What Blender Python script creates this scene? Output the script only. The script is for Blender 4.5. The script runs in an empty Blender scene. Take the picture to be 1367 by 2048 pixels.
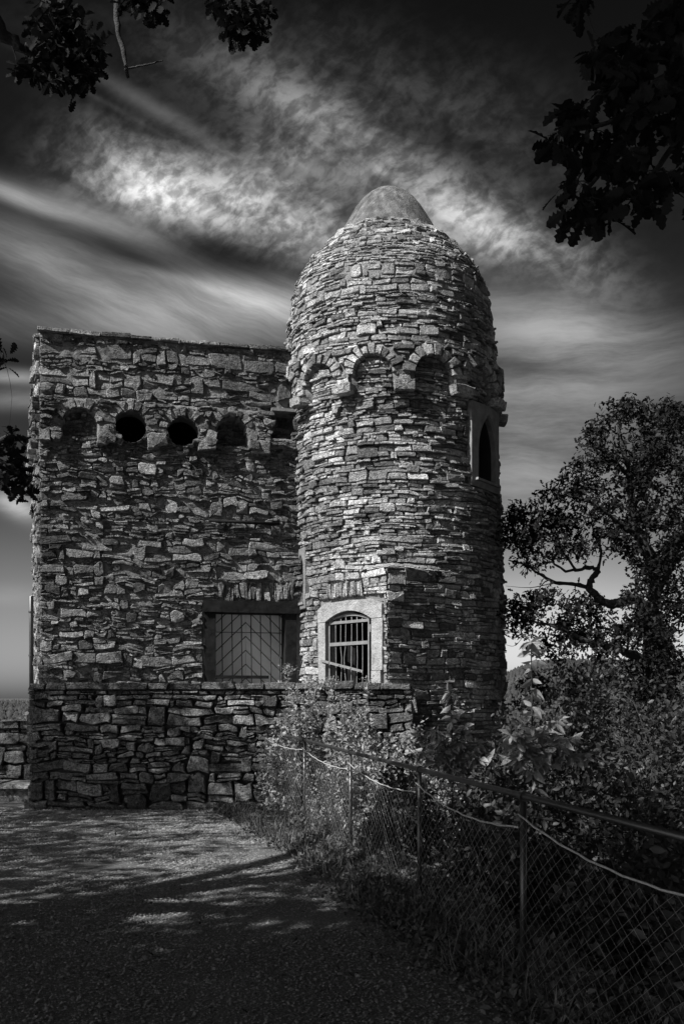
import bpy, math, random
import numpy as np
from mathutils import Vector, noise
random.seed(7); RNG = np.random.default_rng(7)
C = bpy.context.scene.collection
sc = bpy.context.scene
R = math.radians

# ------------------------------------------------------------------ camera
F = 1991.0                      # 35 mm lens, in pixels of the 2048 px tall frame
EYE = 1.6
cam = bpy.data.cameras.new('camera'); cam.sensor_fit = 'VERTICAL'; cam.sensor_height = 36; cam.lens = 35
cam.shift_y = 376 / 2048; cam.clip_end = 9000
camo = bpy.data.objects.new('camera', cam); C.objects.link(camo)
camo.location = (0, 0, EYE); camo.rotation_euler = (R(90), 0, 0); sc.camera = camo
def P(px, py, d): return Vector(((px - 683) * d / F, d, EYE + (1400 - py) * d / F))
def proj(p): return (683 + p[0] / p[1] * F, 1400 - (p[2] - EYE) / p[1] * F)

# ------------------------------------------------------------------ light
SUN_AZ, SUN_EL = 57, 42         # degrees left of "straight back at the camera", and up
sun = bpy.data.lights.new('sun', 'SUN'); sun.energy = 5.0; sun.angle = R(0.5); sun.color = (1, 0.995, 0.985)
suno = bpy.data.objects.new('sun', sun); C.objects.link(suno)
sdir = Vector((-math.sin(R(SUN_AZ)) * math.cos(R(SUN_EL)), -math.cos(R(SUN_AZ)) * math.cos(R(SUN_EL)), math.sin(R(SUN_EL))))
suno.rotation_euler = sdir.to_track_quat('Z', 'Y').to_euler()
vs = sc.view_settings; vs.view_transform = 'Standard'; vs.look = 'None'; vs.gamma = 1; vs.exposure = 0.7; vs.use_curve_mapping = False

world = bpy.data.worlds.new('World'); sc.world = world; world.use_nodes = True
wt = world.node_tree; wt.nodes.clear()
class X:                         # small expression helper over math nodes
    def __init__(s, sock): s.s = sock
    @staticmethod
    def m(op, *a, clamp=False):
        n = wt.nodes.new('ShaderNodeMath'); n.operation = op; n.use_clamp = clamp
        for i, v in enumerate(a):
            if isinstance(v, X): wt.links.new(v.s, n.inputs[i])
            else: n.inputs[i].default_value = v
        return X(n.outputs[0])
    def __add__(s, o): return X.m('ADD', s, o)
    __radd__ = __add__
    def __sub__(s, o): return X.m('SUBTRACT', s, o)
    def __rsub__(s, o): return X.m('SUBTRACT', o, s)
    def __mul__(s, o): return X.m('MULTIPLY', s, o)
    __rmul__ = __mul__
    def __truediv__(s, o): return X.m('DIVIDE', s, o)
    def pow(s, o): return X.m('POWER', s, o)
    def clamp(s): return X.m('ADD', s, 0.0, clamp=True)
def sstep(x, a, b):
    n = wt.nodes.new('ShaderNodeMapRange'); n.interpolation_type = 'SMOOTHSTEP'
    wt.links.new(x.s, n.inputs[0]); n.inputs[1].default_value = a; n.inputs[2].default_value = b
    return X(n.outputs[0])
def wnoise(x, y, z, detail=4, rough=.55, dist=0.0):
    c = wt.nodes.new('ShaderNodeCombineXYZ')
    for i, v in enumerate((x, y, z)):
        if isinstance(v, X): wt.links.new(v.s, c.inputs[i])
        else: c.inputs[i].default_value = v
    n = wt.nodes.new('ShaderNodeTexNoise'); n.inputs['Scale'].default_value = 1
    n.inputs['Detail'].default_value = detail; n.inputs['Roughness'].default_value = rough; n.inputs['Distortion'].default_value = dist
    wt.links.new(c.outputs[0], n.inputs['Vector']); return X(n.outputs[0])
sky = wt.nodes.new('ShaderNodeTexSky'); sky.sky_type = 'NISHITA'; sky.sun_disc = False
sky.sun_elevation = R(SUN_EL); sky.sun_rotation = R(180 + SUN_AZ)
sep = wt.nodes.new('ShaderNodeSeparateColor'); wt.links.new(sky.outputs[0], sep.inputs[0])
red = X(sep.outputs[0]) * 0.1                      # black-and-white film behind a red filter
tc = wt.nodes.new('ShaderNodeTexCoord'); sx = wt.nodes.new('ShaderNodeSeparateXYZ'); wt.links.new(tc.outputs['Generated'], sx.inputs[0])
dx, dy, dz = (X(sx.outputs[i]) for i in range(3))
ay = X.m('MAXIMUM', X.m('ABSOLUTE', dy), 0.12)
U = dx / ay * (F / 1000) + 0.683                   # tangent-plane sky coordinates
V = 1.4 - dz / ay * (F / 1000)
def rot(cx, cy, deg):
    a = R(deg); x = U - cx; y = V - cy
    return x * math.cos(a) + y * math.sin(a), y * math.cos(a) - x * math.sin(a)
def G(cx, cy, rx, ry, deg=0):
    x, y = rot(cx, cy, deg); x = x * (1 / rx); y = y * (1 / ry)
    return X.m('EXPONENT', (x * x + y * y) * -1.0)
base = red.pow(2.6) * 1.5
x1, y1 = rot(0, 0, 22)
w0 = wnoise(U * 2.2, V * 2.2, 3.0, 3)
streak = wnoise(x1 * 1.6, y1 * 11.0 + w0 * 1.3, 1.7, 10, .68)
hs = wnoise(U * 1.6, V * 9.0 + w0 * 1.2 + U * .7, 9.1, 10, .66)
d1 = wnoise(U * 6.0, V * 6.0, 1.0, 4, .55); d2 = wnoise(U * 6.0, V * 6.0, 7.0, 4, .55)
x3, y3 = rot(0, 0, -35)
puff = wnoise(x3 * 26.0 + d1 * 3.0, y3 * 40.0 + d2 * 3.0, 4.4, 6, .58)
mid = wnoise(x1 * 4.0 + d2 * 1.2, y1 * 9.0 + d1 * 1.6, 8.8, 8, .6, .0)
fine = wnoise(U * 80.0, V * 80.0, 2.4, 3)
cc_mask = (G(.28, .37, .12, .055, 18) * 1.2 + G(.44, .40, .20, .07, 16) * 1.0 + G(.61, .345, .11, .05, 20) * 1.1 + G(.72, .37, .08, .05, 25) * .6 + G(.56, .44, .14, .05, 25) * .8 + G(.93, .43, .15, .06, 20) * 1.15
           + G(.66, .25, .20, .05, 28) * .5 + G(1.08, .51, .16, .06, 20) * .4 + G(.70, .20, .42, .12, 15) * .13 + G(.27, .33, .12, .06, 30) * .4)
cc = cc_mask * (0.30 + sstep(mid, .34, .64) * .75) * (0.44 + sstep(puff, .34, .66) * .70) * (0.85 + fine * .3)
low = (G(.50, .605, .18, .045, 6) * .62 + G(.14, .545, .24, .055, 22) * .30 + G(.05, .40, .13, .018, 22) * .32 + G(.24, .45, .18, .03, 20) * .22
       + G(.30, .66, .36, .05, 5) * .22 + G(.38, .565, .12, .012, 14) * .2)
low = low * (0.5 + sstep(streak, .32, .68) * .65)
con = (G(.33, .23, .20, .017, 31) * .10 + G(.22, .21, .2, .006, 30) * .03) * (mid * 1.6)
right = (G(1.12, .66, .22, .07, 8) * .30 + G(1.08, .90, .28, .16, 0) * .24 + G(1.05, .78, .2, .03, -3) * .12) * (0.25 + sstep(hs, .3, .7) * .95)
horiz = G(1.05, 1.27, .42, .15, 0) * .20 + G(.04, 1.22, .2, .16, 0) * .05
left = (G(.04, .755, .12, .014, 3) * .22 + G(.05, .80, .12, .02, 0) * .16 + G(.03, 1.01, .05, .022, 25) * .42 + G(.03, 1.19, .1, .02, 0) * .06) * (sstep(hs, .25, .7) + .35) * (0.5 + mid)
dark = G(.43, .505, .14, .035, 14) * .75 + G(.22, .49, .12, .02, 25) * .4
front = sstep(dy, .15, .4)
gen = sstep(wnoise(dx * 3.0, dy * 3.0, dz * 9.0, 6, .6, .5), .45, .8) * sstep(dz, .0, .5) * .16
gen = gen * (1.0 - front)
clouds = (cc * .30 + low * .58 + con * .5 + right * .66 + horiz * 1.0 + left * .6) * front * (1.0 - dark) + gen
lum = (base * (1.0 - dark * front) + X.m('MAXIMUM', clouds, 0.0)) * 10.0
cmb = wt.nodes.new('ShaderNodeCombineColor')
for i, t in enumerate((1.0, 1.0, 1.0)): wt.links.new((lum * t).s, cmb.inputs[i])
bg = wt.nodes.new('ShaderNodeBackground'); bg.inputs[1].default_value = 0.1
wt.links.new(cmb.outputs[0], bg.inputs[0]); wo = wt.nodes.new('ShaderNodeOutputWorld'); wt.links.new(bg.outputs[0], wo.inputs[0])

# ------------------------------------------------------------------ materials (the place is seen in black and white)
def mat(name, lo, hi, scale=8, rough=.85, bump=.0, bscale=30, tone=False, strata=False, spots=0, spec=.3, leaf=False, metal=0, detail=6, bdist=.02, streaky=False):
    m = bpy.data.materials.new(name); m.use_nodes = True; t = m.node_tree; b = t.nodes['Principled BSDF']
    b.inputs['Roughness'].default_value = rough; b.inputs['Specular IOR Level'].default_value = spec; b.inputs['Metallic'].default_value = metal
    g = t.nodes.new('ShaderNodeNewGeometry')
    def nz(sc_, det=detail, stretch=None, ro=.6):
        n = t.nodes.new('ShaderNodeTexNoise'); n.inputs['Scale'].default_value = sc_; n.inputs['Detail'].default_value = det; n.inputs['Roughness'].default_value = ro
        v = g.outputs['Position']
        if stretch:
            mp = t.nodes.new('ShaderNodeMapping'); mp.inputs['Scale'].default_value = stretch; t.links.new(v, mp.inputs[0]); v = mp.outputs[0]
        t.links.new(v, n.inputs['Vector']); return n.outputs[0]
    r = t.nodes.new('ShaderNodeMapRange'); t.links.new(nz(scale), r.inputs[0])
    r.inputs[1].default_value = .3; r.inputs[2].default_value = .7; r.inputs[3].default_value = lo; r.inputs[4].default_value = hi
    val = r.outputs[0]
    def mul(a, c_):
        n = t.nodes.new('ShaderNodeMath'); n.operation = 'MULTIPLY'; t.links.new(a, n.inputs[0])
        if isinstance(c_, (int, float)): n.inputs[1].default_value = c_
        else: t.links.new(c_, n.inputs[1])
        return n.outputs[0]
    if tone:
        a = t.nodes.new('ShaderNodeAttribute'); a.attribute_name = 'tone'; val = mul(val, a.outputs['Fac'])
    if strata:
        r3 = t.nodes.new('ShaderNodeMapRange'); t.links.new(nz(.9, 4, (1, 1, .6)), r3.inputs[0])
        r3.inputs[1].default_value = .36; r3.inputs[2].default_value = .62; r3.inputs[3].default_value = .58; r3.inputs[4].default_value = 1.15
        val = mul(val, r3.outputs[0])
    if streaky:
        r3 = t.nodes.new('ShaderNodeMapRange'); t.links.new(nz(9, 6, (1, 1, .12)), r3.inputs[0])
        r3.inputs[1].default_value = .35; r3.inputs[2].default_value = .65; r3.inputs[3].default_value = .55; r3.inputs[4].default_value = 1.5
        val = mul(val, r3.outputs[0])
    if spots:
        r2 = t.nodes.new('ShaderNodeMapRange'); t.links.new(nz(scale * 2.7, 5, ro=.7), r2.inputs[0])
        r2.inputs[1].default_value = .54; r2.inputs[2].default_value = .62; r2.inputs[3].default_value = 1; r2.inputs[4].default_value = spots
        val = mul(val, r2.outputs[0])
    cb = t.nodes.new('ShaderNodeCombineColor')
    for i in range(3): t.links.new(val, cb.inputs[i])
    t.links.new(cb.outputs[0], b.inputs['Base Color'])
    if bump:
        bn = t.nodes.new('ShaderNodeBump'); bn.inputs['Strength'].default_value = bump; bn.inputs['Distance'].default_value = bdist
        h = nz(bscale, 8, ro=.65)
        if strata:
            h2 = nz(bscale * .5, 6, (1, 1, 5)); n = t.nodes.new('ShaderNodeMath'); n.operation = 'ADD'; t.links.new(h, n.inputs[0]); t.links.new(h2, n.inputs[1]); h = n.outputs[0]
        if strata:
            rg_ = nz(9, 3); ab = t.nodes.new('ShaderNodeMath'); ab.operation = 'SUBTRACT'; t.links.new(rg_, ab.inputs[0]); ab.inputs[1].default_value = .5
            a2 = t.nodes.new('ShaderNodeMath'); a2.operation = 'ABSOLUTE'; t.links.new(ab.outputs[0], a2.inputs[0])
            a3 = t.nodes.new('ShaderNodeMapRange'); t.links.new(a2.outputs[0], a3.inputs[0]); a3.inputs[1].default_value = 0; a3.inputs[2].default_value = .035; a3.inputs[3].default_value = -.5; a3.inputs[4].default_value = 0
            a4 = t.nodes.new('ShaderNodeMath'); a4.operation = 'ADD'; t.links.new(h, a4.inputs[0]); t.links.new(a3.outputs[0], a4.inputs[1]); h = a4.outputs[0]
        t.links.new(h, bn.inputs['Height']); t.links.new(bn.outputs[0], b.inputs['Normal'])
    if leaf:
        tr = t.nodes.new('ShaderNodeBsdfTranslucent'); t.links.new(cb.outputs[0], tr.inputs[0])
        mx = t.nodes.new('ShaderNodeMixShader'); mx.inputs[0].default_value = leaf
        t.links.new(b.outputs[0], mx.inputs[1]); t.links.new(tr.outputs[0], mx.inputs[2])
        t.links.new(mx.outputs[0], t.nodes['Material Output'].inputs[0])
    return m
M = dict(
    tower=mat('tower_schist', .62, 1.75, 16, tone=True, strata=True, bump=1, bscale=30, spots=.35, bdist=.035),
    wing=mat('hall_rubble', .35, 1.4, 15, tone=True, strata=True, bump=1, bscale=24, spots=.3, bdist=.05),
    wall=mat('terrace_rubble', .3, 1.3, 14, tone=True, strata=True, bump=1, bscale=22, spots=.3, bdist=.05),
    mortar=mat('lime_mortar', .11, .20, 6, bump=1, bscale=30),
    mortar_dark=mat('old_mortar', .03, .07, 5, bump=1, bscale=30),
    plaster=mat('cone_render', .06, .13, 3, bump=.8, bscale=28, spots=1.35, bdist=.03, streaky=True),
    surround=mat('grey_cement', .13, .24, 7, bump=.6, bscale=35, bdist=.012),
    dressed=mat('dressed_sandstone', .20, .34, 5, bump=1, bscale=26, bdist=.03, spots=.7),
    timber=mat('dark_timber', .006, .022, 9, spec=.08, bump=.8, bscale=12, bdist=.01),
    board=mat('painted_board', .74, .84, 3, bump=.15, bscale=30, rough=.6, bdist=.004),
    iron=mat('painted_iron', .012, .025, 14, rough=.38, spec=.7, bump=.2, bscale=80, bdist=.003),
    gate=mat('weathered_iron', .13, .2, 14, rough=.5, spec=.5, bump=.2, bscale=80, bdist=.003),
    cable=mat('galvanised_cable', .28, .4, 40, rough=.4, spec=.6),
    wire=mat('galvanised_wire', .16, .24, 30, rough=.45, spec=.5),
    gravel=mat('packed_gravel', .06, .17, 60, bump=1, bscale=90, bdist=.02),
    pebble=mat('pebble', .10, .30, 60, tone=False, rough=.8),
    earth=mat('earth', .04, .09, 6, bump=1, bscale=20, bdist=.05),
    dark_room=mat('unlit_dark', .02, .04, 3),  # near-black colour standing in for the darkness of unlit interiors
    bark=mat('oak_bark', .02, .045, 16, bump=1, bscale=40, bdist=.02),
    oak=mat('oak_leaf', .008, .018, 10, rough=.8, leaf=.1, spec=.06),
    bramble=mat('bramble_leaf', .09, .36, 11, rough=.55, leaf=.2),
    verge=mat('verge_plants', .035, .12, 5, rough=.6, leaf=.2),  # colour lowered below bramble so the verge looks shaded
    dark_leaf=mat('leaf_darkened_for_shade', .012, .05, 4, rough=.5, leaf=.15),  # leaf colour darkened to carry the shade on the slope
    pale_leaf=mat('pale_sapling_leaf', .18, .32, 8, rough=.5, leaf=.25),
    forest=mat('far_forest', .015, .055, .012, rough=1),
)

# ------------------------------------------------------------------ object helpers
def tag(o, label=None, cat=None, group=None, kind=None):
    if label: o['label'] = label
    if cat: o['category'] = cat
    if group: o['group'] = group
    if kind: o['kind'] = kind
    return o
def thing(name, label, cat, loc=(0, 0, 0), group=None):
    o = bpy.data.objects.new(name, None); o.empty_display_size = .3; C.objects.link(o); o.location = loc
    return tag(o, label, cat, group)
def obj(name, verts, faces, m, parent=None, tones=None, smooth=False):
    """verts in world space; the object's origin goes to its parent's base (or its own lowest point)"""
    vs_ = np.asarray(verts, dtype=np.float64).reshape(-1, 3)
    me = bpy.data.meshes.new(name)
    if parent is not None: off = np.array(parent_loc(parent))
    else: off = np.array([vs_[:, 0].mean(), vs_[:, 1].mean(), vs_[:, 2].min()])
    ctr = vs_.mean(axis=0)
    me.from_pydata((vs_ - ctr).tolist(), [], faces)
    me.materials.append(m)
    if tones is not None:
        a = me.attributes.new('tone', 'FLOAT', 'FACE'); a.data.foreach_set('value', np.asarray(tones, dtype=np.float32))
    if smooth: me.shade_smooth()
    o = bpy.data.objects.new(name, me); C.objects.link(o)
    if parent is not None: o.parent = parent; o.location = ctr - off
    else: o.location = ctr
    return o
def parent_loc(p):
    v = Vector(p.location)
    while p.parent is not None: p = p.parent; v += Vector(p.location)
    return v
class MB:
    def __init__(s): s.v = []; s.f = []; s.t = []
    def add(s, v, f, tone=None):
        n = len(s.v); s.v += [tuple(p) for p in v]; s.f += [tuple(i + n for i in q) for q in f]
        s.t += [1.0 if tone is None else tone] * len(f)
    def box(s, a, b, tone=None):
        (x0, y0, z0), (x1, y1_, z1) = a, b
        s.add([(x0, y0, z0), (x1, y0, z0), (x1, y1_, z0), (x0, y1_, z0), (x0, y0, z1), (x1, y0, z1), (x1, y1_, z1), (x0, y1_, z1)],
              [(0, 3, 2, 1), (4, 5, 6, 7), (0, 1, 5, 4), (1, 2, 6, 5), (2, 3, 7, 6), (3, 0, 4, 7)], tone)
    def hexa(s, p8, tone=None):   # bottom 4, top 4
        s.add(p8, [(0, 3, 2, 1), (4, 5, 6, 7), (0, 1, 5, 4), (1, 2, 6, 5), (2, 3, 7, 6), (3, 0, 4, 7)], tone)
    def tube(s, pts, rad, n=6, cap=True):
        pts = [Vector(p) for p in pts]; rs = rad if isinstance(rad, (list, tuple)) else [rad] * len(pts)
        vv = []; ff = []; prev = None
        for i, p in enumerate(pts):
            t = (pts[min(i + 1, len(pts) - 1)] - pts[max(i - 1, 0)]).normalized()
            if prev is None:
                a = t.cross(Vector((0, 0, 1)))
                if a.length < .1: a = t.cross(Vector((1, 0, 0)))
            else: a = prev - t * prev.dot(t)
            a.normalize(); prev = a; b = t.cross(a)
            for k in range(n):
                an = 2 * math.pi * k / n
                vv.append(p + (a * math.cos(an) + b * math.sin(an)) * rs[i])
        for i in range(len(pts) - 1):
            for k in range(n):
                ff.append((i * n + k, i * n + (k + 1) % n, (i + 1) * n + (k + 1) % n, (i + 1) * n + k))
        if cap: ff.append(tuple(range(n - 1, -1, -1))); ff.append(tuple((len(pts) - 1) * n + k for k in range(n)))
        s.add(vv, ff)
    def build(s, name, m, parent=None, smooth=False, kind=None, tone=False):
        o = obj(name, s.v, s.f, m, parent, s.t if tone else None, smooth)
        if kind: o['kind'] = kind
        return o
def batch(name, tv, tf, pos, rotm, scl, m, parent=None, kind=None, origin=None):
    """many copies of a small template in one mesh (numpy)"""
    tv = np.asarray(tv, float); N = len(pos); k = len(tv)
    scl = np.asarray(scl); scl = scl[:, None, None] if scl.ndim == 1 else scl[:, None, :]
    w = np.einsum('nij,nkj->nki', rotm, tv[None] * scl) + np.asarray(pos)[:, None, :]
    off = np.array(parent_loc(parent)) if parent is not None else np.zeros(3)
    ctr = w.reshape(-1, 3).mean(axis=0); w = w - ctr
    me = bpy.data.meshes.new(name); me.vertices.add(N * k); me.vertices.foreach_set('co', w.astype(np.float32).ravel())
    loops = np.array([i for f in tf for i in f]); lens = np.array([len(f) for f in tf]); L = len(loops)
    me.loops.add(N * L); me.loops.foreach_set('vertex_index', (loops[None] + np.arange(N)[:, None] * k).astype(np.int32).ravel())
    st = np.concatenate([[0], np.cumsum(lens)[:-1]])
    me.polygons.add(N * len(tf)); me.polygons.foreach_set('loop_start', (st[None] + np.arange(N)[:, None] * L).astype(np.int32).ravel())
    me.update(calc_edges=True); me.validate(); me.materials.append(m)
    o = bpy.data.objects.new(name, me); C.objects.link(o); o.location = ctr - off
    if parent is not None: o.parent = parent
    if kind: o['kind'] = kind
    return o
def rand_rot(N, zdir=None, up=.5):
    """frames for leaves: local x = leaf axis, local z = leaf normal; up biases normals upward"""
    x = RNG.normal(size=(N, 3)) if zdir is None else np.asarray(zdir) + RNG.normal(size=(N, 3)) * .35
    x /= np.linalg.norm(x, axis=1)[:, None]
    z = RNG.normal(size=(N, 3)) * (1 - up) + np.array([0, 0, up * 1.6])
    z -= x * (z * x).sum(1)[:, None]; z /= np.linalg.norm(z, axis=1)[:, None] + 1e-9
    y = np.cross(z, x)
    return np.stack([x, y, z], axis=2)
half = [(0, 0), (.10, .03), (.2, .15), (.27, .08), (.37, .23), (.46, .12), (.56, .30), (.65, .17), (.75, .29), (.84, .17), (.93, .16), (1, .0)]
def leaf_template(h, fold=.25, curl=.12):
    n = len(h); v = [(x, 0, -curl * x * x) for x, _ in h]
    f = []
    for sgn in (1, -1):
        b = len(v)
        v += [(x, sgn * y, fold * y - curl * x * x) for x, y in h[1:-1]]
        for i in range(n - 1):
            a0, a1 = i, i + 1; q0 = b + i - 1; q1 = b + i
            if i == 0: f.append((a0, a1, q1) if sgn > 0 else (a0, q1, a1))
            elif i == n - 2: f.append((a0, a1, q0) if sgn > 0 else (a0, q0, a1))
            else: f.append((a0, a1, q1, q0) if sgn > 0 else (a0, q0, q1, a1))
    return v, f
OAK = leaf_template(half)
OAK_S = leaf_template([(0, 0), (.25, .2), (.4, .08), (.58, .3), (.72, .12), (.85, .2), (1, 0)])
OVAL = leaf_template([(0, 0), (.3, .24), (.65, .22), (1, 0)])
LANCE = leaf_template([(0, 0), (.2, .15), (.45, .21), (.75, .13), (1, 0)], .35, .35)
CARD = leaf_template([(0, 0), (.5, .32), (1, 0)])

# ------------------------------------------------------------------ masonry engine
def wob(u, v, seed): return noise.noise(Vector((u * 1.7, v * 2.3, seed)))
class Surface:
    """maps (u, v, depth) to the world, collects stones laid in courses"""
    def __init__(s, mapf, off, vis, mid=0, ulim=(-99,), vlim=99): s.mid = mid; s.tones = [.13, .20, .28, .33, .38, .44]; s.ulim = ulim; s.vlim = vlim; s.map = mapf; s.off = off; s.vis = vis; s.stones = []
    def stone(s, outline, proud, name='stone', tone=None, body=.10, bulge=1.0, flat=.5, off=None):
        n = len(outline); cu = sum(p[0] for p in outline) / n; cv = sum(p[1] for p in outline) / n
        o = s.off(cu, cv) if off is None else off
        w = max(p[0] for p in outline) - min(p[0] for p in outline); h = max(p[1] for p in outline) - min(p[1] for p in outline)
        tx = random.uniform(-.16, .16); tz = random.uniform(-.30, .22)
        rr = min(.011, h * .13) * bulge
        sh = 1 - min(.4, 1.1 * rr / max(h, .02) + .06)
        v = []
        for (u_, v_) in outline: v.append(s.map(u_, v_, o - body))
        for (u_, v_) in outline: v.append(s.map(u_, v_, o + proud - rr + (u_ - cu) * tx + (v_ - cv) * tz + random.uniform(-.006, .004)))
        for (u_, v_) in outline:
            uu = cu + (u_ - cu) * (1 - (1 - sh) * min(1, h / max(w, .01))); vv = cv + (v_ - cv) * sh
            v.append(s.map(uu, vv, o + proud + (uu - cu) * tx + (vv - cv) * tz + random.uniform(-.5, .5) * rr))
        v.append(s.map(cu + random.uniform(-.2, .2) * w, cv + random.uniform(-.2, .2) * h, o + proud + random.uniform(-.3, 1) * rr * .8))
        f = []
        for i in range(n):
            j = (i + 1) % n
            f += [(i, j, n + j, n + i), (n + i, n + j, 2 * n + j, 2 * n + i), (2 * n + i, 2 * n + j, 3 * n)]
        if tone is None:
            tone = random.choice(s.tones) * random.uniform(.85, 1.15)
        c = s.map(cu, cv, o + proud)
        s.stones.append((s.vis(c, cu, cv) * w * h, name, v, f, tone))
    def block(s, u0, u1, v0, v1, gap, proud, jit, warp, **k):
        w = u1 - u0; h = v1 - v0
        if w < .03 or h < .015: return
        g = gap; cm = min(h * .42, w * .3)
        c = [random.uniform(.05, 1) ** 1.6 * min(cm, .75 * h) * .8 * jit for _ in range(8)]
        sl, sr = random.uniform(-.3, .3) * min(h, .10) * jit, random.uniform(-.3, .3) * min(h, .10) * jit
        tl = random.uniform(-.10, .10) * h * jit
        out = [(u0 + g + c[0], v0 + g), (u0 + w * random.uniform(.4, .6), v0 + g + random.uniform(-.05, .08) * h * jit), (u1 - g - c[1], v0 + g + tl),
               (u1 - g + sr * .3, v0 + g + c[2] * .8), (u1 - g + sr, v1 - g - c[3] * .8),
               (u1 - g - c[4] + sr, v1 - g + tl), (u0 + w * random.uniform(.35, .65), v1 - g + random.uniform(-.1, .05) * h * jit), (u0 + g + c[5] + sl, v1 - g),
               (u0 + g + sl, v1 - g - c[6] * .8), (u0 + g + sl * .3, v0 + g + c[7] * .8)]
        out = [(a, b + warp(a, b)) for a, b in out]
        if s.mid:
            out = [(a + s.mid * .8 * noise.noise(Vector((a * 5.3, b * 7.1, 31))) * min(1, max(0, (a - s.ulim[0]) * 6)), b + s.mid * noise.noise(Vector((a * 5.7, b * 6.3, 57))) * min(1, max(0, (s.vlim - b) * 5))) for a, b in out]
        s.stone(out, proud, **k)
    def courses(s, u0, u1, v0, v1, hs, aspect, excl, gap=.006, proud=(0.01, .05), jit=1, warp=lambda u, v: 0, big=.12, split=.15, wscale=lambda v: 1, dens=None, wmax=.6):
        v = v0; carry = []
        bands = []
        while v < v1 - .012:
            h = random.choice(hs) * random.uniform(.85, 1.15)
            if v + h > v1 - .03: h = v1 - v
            bands.append((v, v + h)); v += h
        for bi, (a, b) in enumerate(bands):
            h = b - a; nxt = bands[bi + 1] if bi + 1 < len(bands) else None
            blocked = sorted([(x0, x1) for x0, x1 in excl(a, b)] + carry); carry = []
            free = []; cur = u0
            for x0, x1 in blocked:
                if x0 > cur: free.append((cur, min(x0, u1)))
                cur = max(cur, x1)
            if cur < u1: free.append((cur, u1))
            for (x0, x1) in free:
                if x1 - x0 < .035: continue
                x = x0; ws = []
                k_ = wscale((a + b) / 2)
                while x < x1 - 1e-6:
                    w = min(wmax, h * random.uniform(*aspect) * random.choice([.7, 1, 1, 1.3])) * k_
                    w = max(w, .06)
                    if x + w > x1 - .07: w = x1 - x
                    ws.append((x, x + w)); x += w
                for (p, q) in ws:
                    w = q - p; pr = random.uniform(*proud)
                    if random.random() < .06: pr += .035
                    if nxt and random.random() < big and w < 3.6 * h and w > .10 and not any(e0 < q and e1 > p for e0, e1 in excl(*nxt)):
                        s.block(p, q, a, nxt[1], gap, pr + .012, jit * 1.1, warp); carry.append((p, q)); continue
                    if random.random() < split and h > .055:
                        mdl = a + h * random.uniform(.35, .65)
                        s.block(p, q, a, mdl, gap * .8, pr, jit * .8, warp); s.block(p, q, mdl, b, gap * .8, random.uniform(*proud), jit * .8, warp)
                    else: s.block(p, q, a, b, gap, pr, jit, warp)
    def emit(s, m, parent, limit=300):
        st = sorted(s.stones, key=lambda q: -q[0]); used = {}
        rest = MB(); 
        for i, (sc_, name, v, f, tone) in enumerate(st):
            if i < limit and sc_ > 0: obj(name, v, f, m, parent, [tone] * len(f))
            else: rest.add(v, f, tone)
        if rest.v: rest.build('small_stones', m, parent, kind='stuff', tone=True)
    def backing(s, u0, u1, v0, v1, du, dv, depth, hole, m, parent, name='mortar', amp=.012):
        nu = int((u1 - u0) / du) + 1; nv = int((v1 - v0) / dv) + 1; v = []; f = []
        for j in range(nv + 1):
            for i in range(nu + 1):
                a = u0 + (u1 - u0) * i / nu; b = v0 + (v1 - v0) * j / nv
                v.append(s.map(a, b, s.off(a, b) - (depth(a, b) if callable(depth) else depth) + amp * noise.noise(Vector((a * 9, b * 9, 3)))))
        for j in range(nv):
            for i in range(nu):
                a = u0 + (u1 - u0) * (i + .5) / nu; b = v0 + (v1 - v0) * (j + .5) / nv
                if hole(a, b): continue
                k = j * (nu + 1) + i; f.append((k, k + 1, k + nu + 2, k + nu + 1))
        return obj(name, v, f, m, parent, smooth=True)
def voussoirs(S, cu, cv, r0, r1, a0, a1, n, proud, off=None, name='arch_stone', tone=None):
    """wedge stones standing round an arch; angles in degrees from +u, counterclockwise"""
    st = (a1 - a0) / n
    for i in range(n):
        x0 = R(a0 + st * i + random.uniform(.04, .1) * st); x1 = R(a0 + st * (i + 1) - random.uniform(.04, .16) * st)
        ri = r0 + random.uniform(-.01, .012); ro = r1 + random.uniform(-.06, .035)
        m0 = (ri + ro) / 2
        out = [(ri, x0), (m0, x0), (ro, x0 + .01), (ro + .008, (x0 + x1) / 2), (ro - .006, x1), (m0, x1), (ri, x1), (ri + .004, (x0 + x1) / 2)]
        S.stone([(cu + a * math.cos(t), cv + a * math.sin(t)) for a, t in out], proud + random.uniform(-.015, .03), name=name, body=.1, off=off, tone=tone)
def ring_excl(circles):
    def f(a, b):
        out = []
        for cu, cv, r in circles:
            dv_ = 0 if a <= cv <= b else min(abs(a - cv), abs(b - cv))
            m_ = abs((a + b) / 2 - cv); m_ = min(m_, dv_ + .4 * (b - a))
            if m_ < r:
                w = math.sqrt(r * r - m_ * m_); out.append((cu - w, cu + w))
        return out
    return f

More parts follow.
